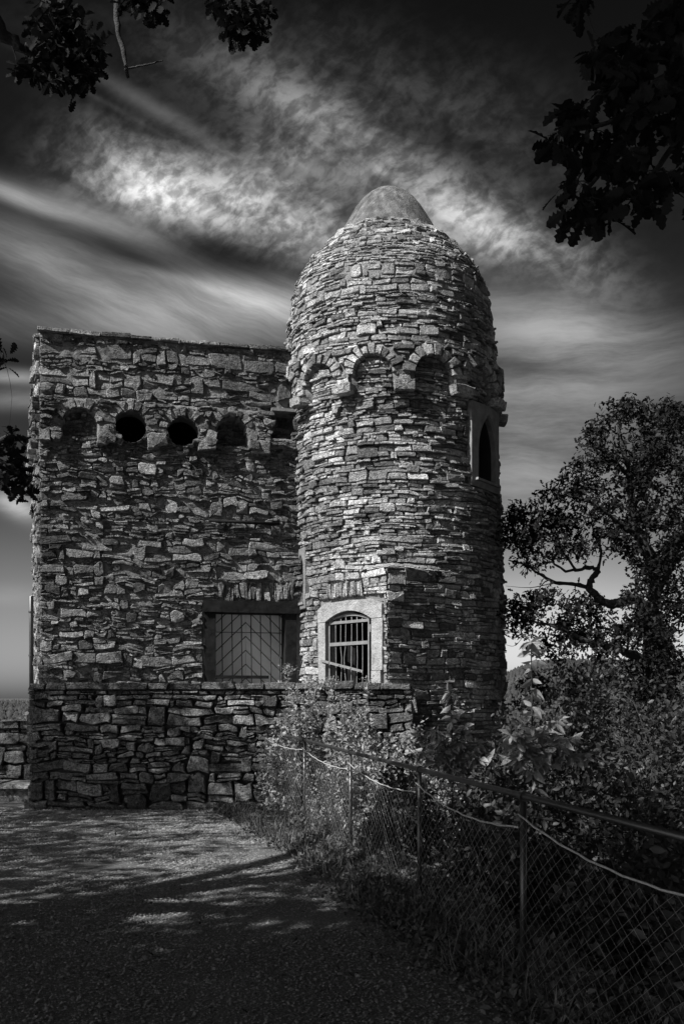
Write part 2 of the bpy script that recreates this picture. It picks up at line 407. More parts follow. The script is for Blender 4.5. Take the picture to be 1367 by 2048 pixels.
# ------------------------------------------------------------------ terrain
def xf(y):       # fence line
    pts = [(0, 2.3), (3.3, 1.42), (5.5, 1.0), (7.6, .59), (10.2, .087), (12.5, -.47), (14.4, -1.05)]
    return float(np.interp(y, [p[0] for p in pts], [p[1] for p in pts]))
def sm(a, b, x): t = min(1, max(0, (x - a) / (b - a))); return t * t * (3 - 2 * t)
def gh(x, y):
    r = math.hypot(x, y)
    z = 0.0
    if y < 14.4: z -= .30 * max(0, x - xf(y) - .35) 
    else: z -= .30 * max(0, x - 2.6)
    z = max(z, -2.2)
    fall = sm(20, 90, r) ; z = z * (1 - fall) - 22 * fall
    if r > 90:
        az = math.degrees(math.atan2(x, y)); n = noise.noise(Vector((az * .08, r * .002, 0)))
        h1 = -22 + (78 + 10 * n) * sm(700, 1550, r) * sm(4, 12, az) * (1 - sm(60, 100, az))       # near wooded hill, right
        h2 = -22 + (13 + 5 * n) * sm(500, 1500, r)                                                # plateau elsewhere
        h3 = -22 + (26 + 8 * n) * sm(1900, 3400, r)
        z = max(z, h1, h2, h3) if r > 150 else z
    return z
def terrain():
    rs = [0.0] + list(np.arange(.5, 24, .45)) + list(24 * (4500 / 24) ** np.linspace(0, 1, 60))
    na = 300; v = [(0, 0, gh(0, 0))]; f = []
    for r in rs[1:]:
        for k in range(na):
            a = 2 * math.pi * k / na; x, y = r * math.sin(a), r * math.cos(a)
            z = gh(x, y) + (.03 * noise.noise(Vector((x * 2, y * 2, 0))) if x > xf(y) else 0) + (0 if r < 60 else .0)
            v.append((x, y, z))
    for k in range(na): f.append((0, 1 + (k + 1) % na, 1 + k))
    for i in range(len(rs) - 2):
        for k in range(na):
            a, b = 1 + i * na + k, 1 + i * na + (k + 1) % na
            f.append((a, b, b + na, a + na))
    f = [q[::-1] for q in f]
    o = obj('ground', v, f, M['earth'], smooth=True); tag(o, kind='structure')
terrain()
EDGE = [(3.0, 1.28), (4.9, .95), (5.64, .72), (6.57, .44), (8.06, .03), (9.8, -.36), (11.5, -.85), (13.3, -1.4), (14.45, -1.9), (15.5, -1.9)]
def xe(y): return float(np.interp(y, [p[0] for p in EDGE], [p[1] for p in EDGE]))
def path():
    v = []; f = []; ny, nx = 160, 90
    for j in range(ny + 1):
        y = -4 + 20.2 * j / ny; xr = xe(y) + .10 * noise.noise(Vector((0, y * 2.5, 5))) + .04 * noise.noise(Vector((0, y * 9, 5))) if y > 3 else 1.28
        for i in range(nx + 1):
            x = -11 + (xr + 11) * i / nx
            v.append((x, y, .014 + .014 * noise.noise(Vector((x * .9, y * .9, 1))) * (1 if i < nx else 0)))
    for j in range(ny):
        for i in range(nx):
            k = j * (nx + 1) + i; f.append((k, k + 1, k + nx + 2, k + nx + 1))
    tag(obj('gravel_path', v, f, M['gravel'], smooth=True), kind='structure')
path()
def pebbles():
    N = 110000
    y = 3.2 + (14.6 - 3.2) * RNG.random(N) ** .8; half_w = .37 * y
    x = (RNG.random(N) * 2 - 1) * half_w
    xr = np.interp(y, [p[0] for p in EDGE], [p[1] for p in EDGE])
    keep = (x < xr + .15 * RNG.random(N)); x, y = x[keep], y[keep]; N = len(x)
    s = (.004 + .008 * RNG.random(N) ** 2.2) * np.where(RNG.random(N) < .03, 1.9, 1) * (1 + .04 * (y - 4))
    tv = [(1, 0, 0), (.2, .9, .1), (-.9, .3, 0), (-.3, -1, .05), (.1, .05, .62), (0, 0, -.5)]
    tf = [(0, 1, 4), (1, 2, 4), (2, 3, 4), (3, 0, 4)]
    a = RNG.random(N) * 6.283; Rm = np.zeros((N, 3, 3)); Rm[:, 0, 0] = np.cos(a); Rm[:, 0, 1] = -np.sin(a); Rm[:, 1, 0] = np.sin(a); Rm[:, 1, 1] = np.cos(a); Rm[:, 2, 2] = 1
    tl = RNG.normal(size=N) * .3; Rm[:, 2, 0] = tl
    z = np.full(N, .018)
    batch('loose_gravel', tv[:5], tf, np.stack([x, y, z], 1), Rm, s, M['pebble'], kind='stuff')
pebbles()

# ------------------------------------------------------------------ round tower
TC_Y = 17.7
def tcx(z): return float(np.interp(z, [0, 3.4, 7.8, 10.6], [1.06, 1.045, .865, .82]))
PROF = [(-.6, 1.79), (3.4, 1.79), (6.3, 1.77), (6.65, 1.80), (6.95, 1.817), (7.40, 1.817), (7.70, 1.814), (7.85, 1.807), (8.00, 1.798), (8.15, 1.789), (8.30, 1.768), (8.45, 1.747),
        (8.60, 1.723), (8.75, 1.691), (8.90, 1.642), (9.05, 1.554), (9.20, 1.456), (9.35, 1.336), (9.50, 1.181), (9.65, 1.037), (9.72, .97)]
arc = [PROF[0][0]]
for (za, ra), (zb, rb) in zip(PROF, PROF[1:]): arc.append(arc[-1] + math.hypot(zb - za, rb - ra))
VTOP = arc[-1]
_A = np.array(arc); _Z = np.array([p[0] for p in PROF]); _R = np.array([p[1] for p in PROF])
def prof(v):
    i = min(len(_A) - 2, max(0, int(np.searchsorted(_A, v)) - 1)); t = (v - _A[i]) / (_A[i + 1] - _A[i])
    z = _Z[i] + (_Z[i + 1] - _Z[i]) * t; r = _R[i] + (_R[i + 1] - _R[i]) * t
    l = _A[i + 1] - _A[i]; return z, r, (_Z[i + 1] - _Z[i]) / l, -(_R[i + 1] - _R[i]) / l
TH_C = R(-8.5); HA = R(40); U8 = 1.8; PL_TOP = 3.66
def plinth(th, z, r):
    dt = abs(th - TH_C)
    if z > PL_TOP + .1 or dt > HA: return r
    rp = 1.79 / math.cos(dt - HA); return rp if z < PL_TOP else r + (rp - r) * max(0, 1 - (z - PL_TOP) / .1)
def tmap(u, v, d):
    th = u / U8; z, r, nr, nz = prof(v); r = plinth(th, z, r) + d * nr
    return (tcx(z) + r * math.sin(th), TC_Y - r * math.cos(th), z + d * nz)
ARCH_TH = [(-12.6 + 29.8 * k) for k in range(-6, 7)]
AZ_V = 6.93 + 0.0   # springing-ish centre of the blind arches (z ~ v there)
def v_of_z(z): return float(np.interp(z, _Z, _A))
VA = v_of_z(6.80); RA = .30
def t_niche(u, v):
    if v < VA - .30 or v > VA + .34: return False
    for a in ARCH_TH:
        cu = R(a) * U8
        if abs(u - cu) < RA and (v < VA or (u - cu) ** 2 + (v - VA) ** 2 < RA * RA): return True
    return False
VB0, VB1 = v_of_z(6.62), v_of_z(7.2)
def toff(u, v):
    if VB0 < v < VB1: return -.02 if t_niche(u, v) else .10
    if VB1 <= v < VB1 + .25: return .10 * (1 - (v - VB1) / .25)
    return 0.0
def tvis(p, u, v):
    th = u / U8; px, py = proj(p)
    if py > 1420 or py < 300: return 0
    return max(0, math.cos(th)) ** .7 / 1.0
TW = Surface(tmap, toff, tvis, .012)
tower = thing('stone_tower', 'tall round rubble stone tower with domed shoulder and smooth cone cap', 'tower', (1.05, TC_Y, 0))
# door face frame: plane of the left plinth facet
nl = Vector((math.sin(TH_C - HA), -math.cos(TH_C - HA), 0)); tl_ = Vector((math.cos(TH_C - HA), math.sin(TH_C - HA), 0))
face0 = Vector((1.055, TC_Y, 0)) + nl * 1.79
def on_face(px, py, extra=0.0):
    """where the sight line of a door detail meets the facet plane: returns (s along facet, z)"""
    dv = P(px, py, 1.0) - Vector((0, 0, EYE)); o = Vector((0, 0, EYE))
    t = (face0 + nl * extra - o).dot(nl) / dv.dot(nl); p = o + dv * t
    return (p - face0).dot(tl_), p.z
def fp(s, z, d): q = face0 + tl_ * s + nl * d; return (q.x, q.y, z)
def s_to_u(s): return (TH_C - HA + math.atan2(s, 1.79)) * U8
dl, _ = on_face(638, 1300); dr, _ = on_face(768, 1300); ol, _ = on_face(653, 1300); orr, _ = on_face(745, 1300)
dtop_l = on_face(640, 1213)[1]; dtop_r = on_face(755, 1196)[1]; dtop = (dtop_l + dtop_r) / 2
DU0, DU1 = s_to_u(dl), s_to_u(dr) 
VD1 = v_of_z(dtop + .02)
# slit windows: (theta deg, z0, z1, width of slab)
WR = (54.5, 5.12, 6.50, .98); WL = (-71.0, 3.16, 4.20, .46)
def texcl(a, b):
    out = []
    z0, z1 = prof(a)[0], prof(b)[0]
    if z0 < dtop + .03 and z1 > .8: out.append((DU0, DU1))
    vl0, vl1 = v_of_z(dtop + .09), v_of_z(dtop + .33)
    if z0 < dtop + .33 and z1 > dtop + .05:
        s0 = s_to_u(on_face(657, 1195)[0]); s1 = s_to_u(on_face(728, 1180)[0])
        out.append((s0, s1))
    for (t, q0, q1, w) in (WR, WL):
        if z0 < q1 and z1 > q0: out.append((R(t) * U8 - w / 2, R(t) * U8 + w / 2))
    m = (a + b) / 2
    for t in ARCH_TH:
        cu = R(t) * U8
        if VA <= m < VA + RA + .21:
            w = math.sqrt(max(0, (RA + .20) ** 2 - (m - VA) ** 2)); wi = math.sqrt(max(0, (RA * .96) ** 2 - (m - VA) ** 2))
            out += [(cu - w, cu - wi), (cu + wi, cu + w)]
        if VA - .26 < m < VA: out += [(cu - .47, cu - .29), (cu + .29, cu + .47)]
    return out
def twarp(u, v): return .035 * wob(u, v, 1.0) + .012 * noise.noise(Vector((u * 6, v * 6, 2)))
UC = TH_C * U8
thin = [.034, .042, .05, .058, .066, .05, .08, .10]
def tprocess(u0, u1, far=False, part=3):
    k = 1.8 if far else 1
    hs = [h * k for h in thin]
    if part & 1: TW.courses(u0, u1, -.3, PL_TOP if not far else 3.6, [h * 1.25 for h in hs], (1.1, 4.0), texcl, proud=(.0, .05), warp=(lambda u, v: 0) if False else twarp, big=.16, split=.2, wmax=.34, gap=.005)
    if not part & 2: return
    TW.courses(u0, u1, PL_TOP if not far else 3.6, v_of_z(8.1), hs, (1.6, 5.2), texcl, proud=(-.01, .06), warp=twarp, big=.11, split=.12, wmax=.33, gap=.005)
    TW.courses(u0, u1, v_of_z(8.1), VTOP - .02, [h * 1.2 for h in hs], (1.4, 4.2), texcl, proud=(-.005, .02), warp=twarp, big=.15, split=.1, wmax=.30, gap=.010,
               wscale=lambda v: 1.8 / max(.6, prof(v)[1]))
random.seed(11)
tprocess(-2.05 * U8, UC, False, 1); tprocess(UC, 2.05 * U8, False, 1); tprocess(-2.05 * U8, 2.05 * U8, False, 2)
tprocess(2.05 * U8, (2 * math.pi - 2.05) * U8, True)
for t in ARCH_TH:
    cu = R(t) * U8
    voussoirs(TW, cu, VA, RA, RA + .18, 2, 178, random.choice([8, 9, 10, 11, 12]), .025, off=.10)
    # springer stack and corbel half way to the next arch
    c2 = R(t + 14.9) * U8
    TW.block(c2 - .15, c2 + .15, VA - .28, VA - .12, .006, .13, 1.2, lambda u, v: 0, name='corbel_stone', off=.10, tone=.36, body=.25)
    TW.block(c2 - .10, c2 + .11, VA - .12, VA - .03, .004, .03, 1, lambda u, v: 0, name='corbel_stone', off=.10, body=.2)
    TW.block(c2 - .12, c2 + .10, VA - .03, VA + .06, .004, .02, 1, lambda u, v: 0, name='corbel_stone', off=.10, body=.2)
# soldier stones over the door
s0 = s_to_u(on_face(657, 1195)[0]); s1 = s_to_u(on_face(728, 1180)[0]); nS = 13
for i in range(nS):
    a = s0 + (s1 - s0) * i / nS; b = s0 + (s1 - s0) * (i + 1) / nS
    TW.block(a, b, v_of_z(dtop + .07 + .02 * random.random()), v_of_z(dtop + .31 + .03 * random.random()), .004, .035 + .02 * random.random(), .7, lambda u, v: 0, name='lintel_stone', body=.08)
def thole(u, v):
    z = prof(v)[0]
    if DU0 + .0 < u < DU1 and .8 < z < dtop - .02: return True
    for (t, q0, q1, w) in (WR, WL):
        if abs(u - R(t) * U8) < w * .29 and q0 + .15 < z < q1 - .2: return True
    return False
TW.backing(-math.pi * U8, math.pi * U8, -.5, VTOP, .05, .05, lambda u, v: .04 - .03 * sm(7.3, 8.3, v - .3), thole, M['mortar'], tower, amp=.016)
TW.emit(M['tower'], tower)
# smooth rendered cone cap
def cone():
    pr = [(9.50, 1.06), (9.62, .99), (9.72, .925), (9.82, .865), (9.95, .785), (10.10, .695), (10.25, .60), (10.38, .495), (10.48, .38), (10.55, .27), (10.60, .17), (10.625, .09), (10.632, .0)]
    n = 64; v = []; f = []
    for i, (z, r) in enumerate(pr):
        z = 9.66 + (z - 9.66) * 1.065
        for k in range(n):
            a = 2 * math.pi * k / n; rr = r * (1 + .008 * noise.noise(Vector((math.sin(a) * 2, math.cos(a) * 2, z * 2))))
            v.append((tcx(z) + rr * math.sin(a), TC_Y - rr * math.cos(a), z))
    for i in range(len(pr) - 1):
        for k in range(n): f.append((i * n + k, i * n + (k + 1) % n, (i + 1) * n + (k + 1) % n, (i + 1) * n + k))
    obj('cone_cap', v, f, M['plaster'], tower, smooth=True)
cone()
# doorway: dressed stone surround, reveal, room, gate
def prism(mb, poly, plane, d0, d1, tone=None):
    """poly: (s,z) outline extruded between depths on the facet (ccw)"""
    n = len(poly); v = [plane(s, z, d1) for s, z in poly] + [plane(s, z, d0) for s, z in poly]
    f = [tuple(range(n))] + [tuple(range(2 * n - 1, n - 1, -1))] + [(i, i + n, (i + 1) % n + n, (i + 1) % n) for i in range(n)]
    mb.add(v, f, tone)
cur = lambda px, py: on_face(px, py)
zsl = cur(653, 1247)[1]; zsr = cur(745, 1234)[1]; zcr = cur(702, 1221)[1]; zs = (zsl + zsr) / 2
Z0 = .9
m = MB()
arc_pts = []
for i in range(13):
    t = i / 12; s = orr + (ol - orr) * t; arc_pts.append((s, zs + (zcr - zs) * (1 - (2 * t - 1) ** 2)))
quads = []
top_pts = [(dr - .02, zs), (dr - .02, dtop - .12), (dr - .09, dtop), ((dr + dl) / 2, dtop + .03), (dl + .08, dtop - .01), (dl, dtop - .09), (dl, zs)]
def outer(t):   # outer boundary of the arch lintel, parameter right to left
    s = dr - .02 + (dl - dr + .02) * t; z = dtop + .03 - .09 * abs(2 * t - 1) ** 8 - .02 * abs(2 * t - 1) + .012 * noise.noise(Vector((t * 9, 2, 0)))
    return (s, z)
for i in range(12):
    t0, t1 = i / 12, (i + 1) / 12
    quads.append([arc_pts[i], outer(t0), outer(t1), arc_pts[i + 1]])
v = []; f = []
inn = arc_pts; out = [outer(i / 12) for i in range(13)]
ring = [(dr - .02, zs)] + out + [(dl, zs)] 
full_in = [(orr, zs)] + inn + [(ol, zs)]
n = len(ring)
for d in (.045, -.22):
    v += [fp(s, z, d + (.006 * noise.noise(Vector((s * 7, z * 7, 0))))) for s, z in ring]; v += [fp(s, z, d) for s, z in full_in]
for i in range(n - 1):
    f += [(i, i + 1, n + i + 1, n + i), (2 * n + i, 3 * n + i, 3 * n + i + 1, 2 * n + i + 1), (n + i, n + i + 1, 3 * n + i + 1, 3 * n + i), (i, 2 * n + i, 2 * n + i + 1, i + 1)]
f += [(0, n, 3 * n, 2 * n), (n - 1, 3 * n - 1, 4 * n - 1, 2 * n - 1)]
frame_d = tower
obj('arched_door_lintel', v, f, M['dressed'], tower)
def jamb(sa, sb, za, zb, d, name='door_jamb'):
    m = MB(); N = 6
    for k in range(N):
        z_a = za + (zb - za) * k / N; z_b = za + (zb - za) * (k + 1) / N
    vv = []; ff = []
    for k in range(N + 1):
        z = za + (zb - za) * k / N; w1 = .012 * noise.noise(Vector((k * 1.3, sa * 5, 0))); w2 = .015 * noise.noise(Vector((k * 1.7, sb * 5, 3)))
        for (s, dd) in ((sa + w1, -.22), (sa + w1, d), (sb + w2, d), (sb + w2, -.22)): vv.append(fp(s, z, dd))
    for k in range(N):
        for q in range(4): ff.append((k * 4 + q, k * 4 + (q + 1) % 4, k * 4 + 4 + (q + 1) % 4, k * 4 + 4 + q))
    ff += [(0, 3, 2, 1), (N * 4, N * 4 + 1, N * 4 + 2, N * 4 + 3)]
    obj(name, vv, ff, M['dressed'], tower)
z_mid = cur(760, 1340)[1]
jamb(dl + .01, ol, Z0, zs - .008, .04); jamb(orr, dr - .015, z_mid, zs - .008, .04); jamb(orr - .01, dr - .06, Z0, z_mid - .008, .035)
m = MB()   # mortar jamb strips that seal the surround to the rubble
for (sa, sb) in ((dl - .10, dl + .03), (dr - .05, dr + .04)):
    m.hexa([fp(sa, Z0, -.05), fp(sb, Z0, -.05), fp(sb, Z0, -.3), fp(sa, Z0, -.3), fp(sa, dtop, -.05), fp(sb, dtop, -.05), fp(sb, dtop, -.3), fp(sa, dtop, -.3)])
m.build('jamb_mortar', M['mortar_dark'], tower)
m = MB()   # room behind the door, coloured dark as unlit: floor, back, sides
a, b = ol - .3, orr + .3
for q in ([fp(a, Z0, -.22), fp(a, zcr + .3, -.22), fp(a, zcr + .3, -1.8), fp(a, Z0, -1.8)], [fp(b, Z0, -.22), fp(b, zcr + .3, -.22), fp(b, zcr + .3, -1.8), fp(b, Z0, -1.8)],
          [fp(a, Z0, -1.8), fp(b, Z0, -1.8), fp(b, zcr + .3, -1.8), fp(a, zcr + .3, -1.8)], [fp(a, zcr + .3, -.22), fp(b, zcr + .3, -.22), fp(b, zcr + .3, -1.8), fp(a, zcr + .3, -1.8)],
          [fp(a, Z0, -.22), fp(b, Z0, -.22), fp(b, Z0, -1.8), fp(a, Z0, -1.8)]):
    m.add(q, [(0, 1, 2, 3)])
m.build('door_room', M['dark_room'], tower)
m = MB(); m.hexa([fp(ol - .02, Z0, -.3), fp(ol + .2, Z0, -.45), fp(ol + .2, Z0, -.5), fp(ol - .02, Z0, -.35), fp(ol - .02, zs, -.3), fp(ol + .2, zs, -.45), fp(ol + .2, zs, -.5), fp(ol - .02, zs, -.35)])
m.build('inner_door', M['timber'], tower)

gate = thing('iron_gate', 'grey iron bar gate with arched top and slanting strap in the tower doorway', 'gate', fp((ol + orr) / 2, Z0, -.03))
def gf(px, py): return on_face(px, py, -.03)
def gbar(name, a, b, w, dd=.0, th=.02, m=None, parent=None):
    (s0_, z0_), (s1_, z1_) = a, b; L = math.hypot(s1_ - s0_, z1_ - z0_); nx_, nz_ = -(z1_ - z0_) / L * w / 2, (s1_ - s0_) / L * w / 2
    mb = MB(); d0 = -.03 + dd
    p = [(s0_ - nx_, z0_ - nz_), (s1_ - nx_, z1_ - nz_), (s1_ + nx_, z1_ + nz_), (s0_ + nx_, z0_ + nz_)]
    prism(mb, p, fp, d0 - th, d0); return mb.build(name, m or M['gate'], parent or gate)
gl = gf(657.5, 1300)[0]; gr = gf(736, 1300)[0]; gzl = gf(657, 1243)[1]; gzr = gf(736, 1232)[1]
gz = gzl * .5 + gzr * .5
gbar('gate_stile', (gl, Z0 + .02), (gl, gz), .032); gbar('gate_stile', (gr, Z0 + .02), (gr, gz), .032)
m = MB()
top = [(gl - .016 + (gr - gl + .032) * i / 14, gz + (gf(702, 1227)[1] - gz) * (1 - (2 * i / 14 - 1) ** 2)) for i in range(15)]
v = [fp(s, z, -.028) for s, z in top] + [fp(s, z - .035, -.028) for s, z in top] + [fp(s, z, -.05) for s, z in top] + [fp(s, z - .035, -.05) for s, z in top]
f = []
for i in range(14): f += [(15 + i, 16 + i, i + 1, i), (i, i + 1, 31 + i, 30 + i), (45 + i, 46 + i, 16 + i, 15 + i), (30 + i, 31 + i, 46 + i, 45 + i)]
obj('arched_top_rail', v, f, M['gate'], gate)
zt = (gf(658, 1247)[1] + gf(734, 1240)[1]) / 2; zm = (gf(658, 1290)[1] + gf(734, 1284)[1]) / 2
gbar('gate_rail', (gl + .017, zt), (gr - .017, zt), .045, .004); gbar('gate_rail', (gl + .017, zm), (gr - .017, zm), .055, .004)
for k, px in enumerate((669, 679, 688.5, 700, 711, 722)):
    s = gf(px, 1300)[0]; bend = [0, .03, -.045, .0, .012, 0][k]; ztop = gz + (gf(702, 1227)[1] - gz) * (1 - (2 * (s - gl) / (gr - gl) - 1) ** 2) - .02
    pts = []
    for i in range(13):
        z = Z0 + .02 + (ztop - Z0 - .02) * i / 12; t = (z - zm) / .45
        pts.append(fp(s + (bend * math.exp(-((z - zm + .3) / .13) ** 2)) + .006 * math.sin(z * 4 + k), z, -.052))
    mb = MB(); mb.tube(pts, .0085, 6); mb.build('gate_bar', M['gate'], gate, smooth=True)
a = on_face(641, 1321, .06); b = on_face(725, 1343, .06)
st = gbar('slanting_strap', a, b, .04, .10, .014)
for t in (.2, .45, .72, .94):
    mb = MB(); s = a[0] + (b[0] - a[0]) * t; z = a[1] + (b[1] - a[1]) * t; mb.tube([fp(s, z, .068), fp(s, z, .082)], .011, 8); mb.build('rivet', M['gate'], st)
mb = MB(); s, z = on_face(738, 1256); mb.tube([fp(s, z - .06, -.02), fp(s, z + .06, -.02)], .016, 8); mb.build('hinge', M['gate'], gate)
# pointed windows with cement surrounds
def lancet(th, z0, z1, w, ow, oz0, oz1, name):
    t = R(th); c = Vector((tcx((z0 + z1) / 2), TC_Y, 0)); n_ = Vector((math.sin(t), -math.cos(t), 0)); tt = Vector((math.cos(t), math.sin(t), 0))
    rb = 1.775
    def pl(s, z, d):
        q = c + n_ * (rb + d - .04 * 0) + tt * s; return (q.x, q.y, z)
    root = MB()
    zs_ = oz1 - ow * 1.15
    inn = [(-ow / 2, oz0), (-ow / 2, zs_)]
    for i in range(1, 9):
        k = i / 8; a_ = math.radians(60) * k; inn.append((ow / 2 - ow * math.cos(a_ * 1.0), zs_ + ow * 1.15 * math.sin(a_) / math.sin(math.radians(60))))
    inn[-1] = (0, oz1)
    right_ = [(-s, z) for s, z in inn[:-1]][::-1]; inn = inn + right_
    K = len(inn); outp = []
    for i, (s, z) in enumerate(inn):
        fz = (z - oz0) / (oz1 - oz0); ss = -w / 2 if s < 0 else w / 2
        if i < 2: outp.append((-w / 2, z if i else z0))
        elif i >= K - 2: outp.append((w / 2, z if i < K - 1 else z0))
        else:
            q = (i - 2) / (K - 5); outp.append((-w / 2 + w * q, z1 if .15 < q < .85 else z1 - .0))
    outp[1] = (-w / 2, z1); outp[K - 2] = (w / 2, z1)
    curve = lambda s: -s * s / (2 * rb) * .85
    layers = [[(s * 1.0, z, .07 + curve(s)) for s, z in outp], [(s * 1.25, z + (.05 if z > zs_ else -.03), .075 + curve(s)) for s, z in inn],
              [(s * 1.15, z + (.02 if z > zs_ else 0), .035) for s, z in inn], [(s * 1.1, z, .045) for s, z in inn], [(s, z, -.03) for s, z in inn]]
    v = []; f = []
    back = [(s, z, -.08) for s, z in outp]; layers = [back] + layers
    for L_ in layers: v += [pl(*q) for q in L_]
    for j in range(len(layers) - 1):
        for i in range(K - 1): f.append((j * K + i, j * K + i + 1, (j + 1) * K + i + 1, (j + 1) * K + i))
        f.append((j * K + K - 1, j * K, (j + 1) * K, (j + 1) * K + K - 1))
    o = obj(name, v, f, M['surround'] if th > 0 else M['mortar'], tower)
    rv = [pl(s, z, -.031) for s, z in inn] + [pl(s, z, -.5) for s, z in inn]
    obj('window_reveal', rv, [(i, i + 1, K + i + 1, K + i) for i in range(K - 1)], M['dark_room'], tower)  # reveal coloured near-black so its depth looks unlit
    mb = MB(); q = [(-ow * .7, oz0 - .05), (ow * .7, oz0 - .05), (ow * .7, oz1 + .05), (-ow * .7, oz1 + .05)]
    mb.add([pl(s, z, -.49) for s, z in q], [(0, 1, 2, 3)]); mb.build('window_back', M['dark_room'], tower)  # near-black panel in place of the unlit interior
    mb = MB(); mb.hexa([pl(-ow * .75, oz0 - .05, .09), pl(ow * .75, oz0 - .05, .09), pl(ow * .75, oz0 - .05, -.3), pl(-ow * .75, oz0 - .05, -.3),
                        pl(-ow * .72, oz0 - .01, .09), pl(ow * .72, oz0 - .01, .09), pl(ow * .6, oz0 + .05, -.3), pl(-ow * .6, oz0 + .05, -.3)])
    mb.build('window_sill', M['surround'], tower)
lancet(WR[0], WR[1], WR[2], WR[3], .56, 5.26, 6.32, 'pointed_window_surround')
lancet(WL[0], WL[1], WL[2], WL[3], .25, 3.28, 4.06, 'pointed_window_surround')

# ------------------------------------------------------------------ hall (left wing)
WA = P(80, 1400, 16.2); WB = P(585, 1400, 17.2); WA.z = WB.z = 0
wd = (WB - WA).normalized(); wn = Vector((wd.y, -wd.x, 0)); WL_ = (WB - WA).length
def on_wing(px, py, dd=0.0):
    dv = P(px, py, 1.0) - Vector((0, 0, EYE)); o = Vector((0, 0, EYE)); t = (WA + wn * dd - o).dot(wn) / dv.dot(wn); p = o + dv * t
    return (p - WA).dot(wd), p.z
def wmap(u, v, d): q = WA + wd * u + wn * d; return (q.x, q.y, v)
HT = on_wing(90, 655)[1]
holes = []
for (px, py, rpx) in ((261, 855, 32), (365, 865, 31)):
    u, z = on_wing(px, py); holes.append((u, z, rpx * 16.4 / F))
nich = []
for (px, py, rpx) in ((160, 852, 33), (463, 866, 32)):
    u, z = on_wing(px, py); nich.append((u, z, rpx * 16.5 / F))
sl = on_wing(549, 862); SLOT = (sl[0] - .05, sl[1] - .03, .42, .36)
ZB1 = on_wing(90, 795)[1]; ZB0 = on_wing(300, 882)[1]
def w_niche(u, v):
    for (cu, cz, r) in nich:
        if abs(u - cu) < r and v > cz - .26 and (v < cz or (u - cu) ** 2 + (v - cz) ** 2 < r * r): return True
    if SLOT[0] < u < SLOT[0] + SLOT[2] and SLOT[1] - .1 < v < SLOT[1] + SLOT[3]: return True
    return False
def woff(u, v):
    if ZB0 < v < ZB1: return (-.20 if u > nich[1][0] - .4 else -.08) if w_niche(u, v) else .11
    if v >= ZB1: return .05
    return 0.0
wl, wtop = on_wing(405, 1201); wr, _ = on_wing(601, 1201); wb = 1.3
lin_b = on_wing(500, 1226)[1]
def wexcl(a, b):
    out = []; m_ = (a + b) / 2
    if a < wtop + .01: out.append((wl - .0, wr + .0))
    if wtop < b < wtop + .36 or wtop < a < wtop + .34: out.append((on_wing(428, 1190)[0], on_wing(588, 1190)[0]))
    out += ring_excl([(u, z, r + .0) for u, z, r in holes])(a, b)
    for (cu, cz, r) in [(u, z, r) for u, z, r in holes] + nich:
        if cz < m_ < cz + r + .17:
            w = math.sqrt(max(0, (r + .165) ** 2 - (m_ - cz) ** 2)); wi = math.sqrt(max(0, r * r - (m_ - cz) ** 2)); out += [(cu - w, cu - wi), (cu + wi, cu + w)]
        if cz - .30 < m_ <= cz and (cu, cz, r) in nich: out += [(cu - r - .19, cu - r), (cu + r, cu + r + .19)]
    return out
def wwarp(u, v): return (.085 * wob(u * .8, v * .8, 7.0) + .018 * noise.noise(Vector((u * 5, v * 5, 2)))) if v < HT - .15 else 0
def wvis(p, u, v):
    px, py = proj(p); return 0 if (py > 1358 or px > 600) else 1
random.seed(21)
WG = Surface(wmap, woff, wvis, .055, (0,), HT - .12); WG.tones = [.11, .16, .20, .24, .28, .34]
WG.courses(0, WL_ + .15, .9, ZB0, [.04, .05, .065, .08, .10, .13, .06], (1.2, 4.4), wexcl, proud=(-.02, .05), jit=1.25, warp=wwarp, big=.2, split=.3, wmax=.5, gap=.006)
WG.courses(0, WL_ + .15, ZB0, ZB1, [.06, .08, .10, .05], (1.1, 3.2), wexcl, proud=(.0, .04), jit=1.3, warp=lambda u, v: 0, big=.15, split=.2, wmax=.34)
WG.courses(0, WL_ + .15, ZB1, HT - .10, [.10, .14, .18, .07, .12, .05], (1.2, 3.4), wexcl, proud=(-.01, .035), jit=1.2, warp=lambda u, v: wwarp(u, v) * min(1, (v - ZB1) * 3), big=.14, split=.22, wmax=.55, gap=.008)
for (cu, cz, r) in holes: voussoirs(WG, cu, cz, r, r + .16, 5, 175, 9, .0, off=.11); voussoirs(WG, cu, cz, r, r + .07, 185, 355, 8, -.02, off=.09)
for (cu, cz, r) in nich:
    voussoirs(WG, cu, cz, r, r + .15, 10, 170, 7, .0, off=.10)
    for sg in (-1, 1):
        c2 = cu + sg * (r + .095); WG.block(c2 - .09, c2 + .09, cz - .29, cz - .14, .004, .06, 1.2, lambda u, v: 0, name='corbel_stone', off=.11, body=.2)
        WG.block(c2 - .085, c2 + .085, cz - .14, cz, .004, .02, 1.2, lambda u, v: 0, off=.11, body=.2)
# big corbels under the band
for px in (82, 212, 313, 413, 520):
    u, z = on_wing(px, 888); z = ZB0
    WG.block(max(0, u - .16), u + .17, z - .13, z + .10, .004, .04, 1.3, lambda u, v: 0, name='corbel_stone', off=.11, body=.25)
# soldier course above the lintel
a0, b0 = on_wing(428, 1190)[0], on_wing(588, 1190)[0]; n = 19; x = a0; k = 0
while x < b0 - .03:
    w = random.choice([.05, .06, .075, .10, .12]); w = min(w, b0 - x)
    WG.block(x, x + w, wtop + .015 + random.random() * .02, wtop + .30 + .05 * random.random(), .004, random.uniform(.0, .05), .9, lambda u, v: 0, name='lintel_stone', body=.08); x += w
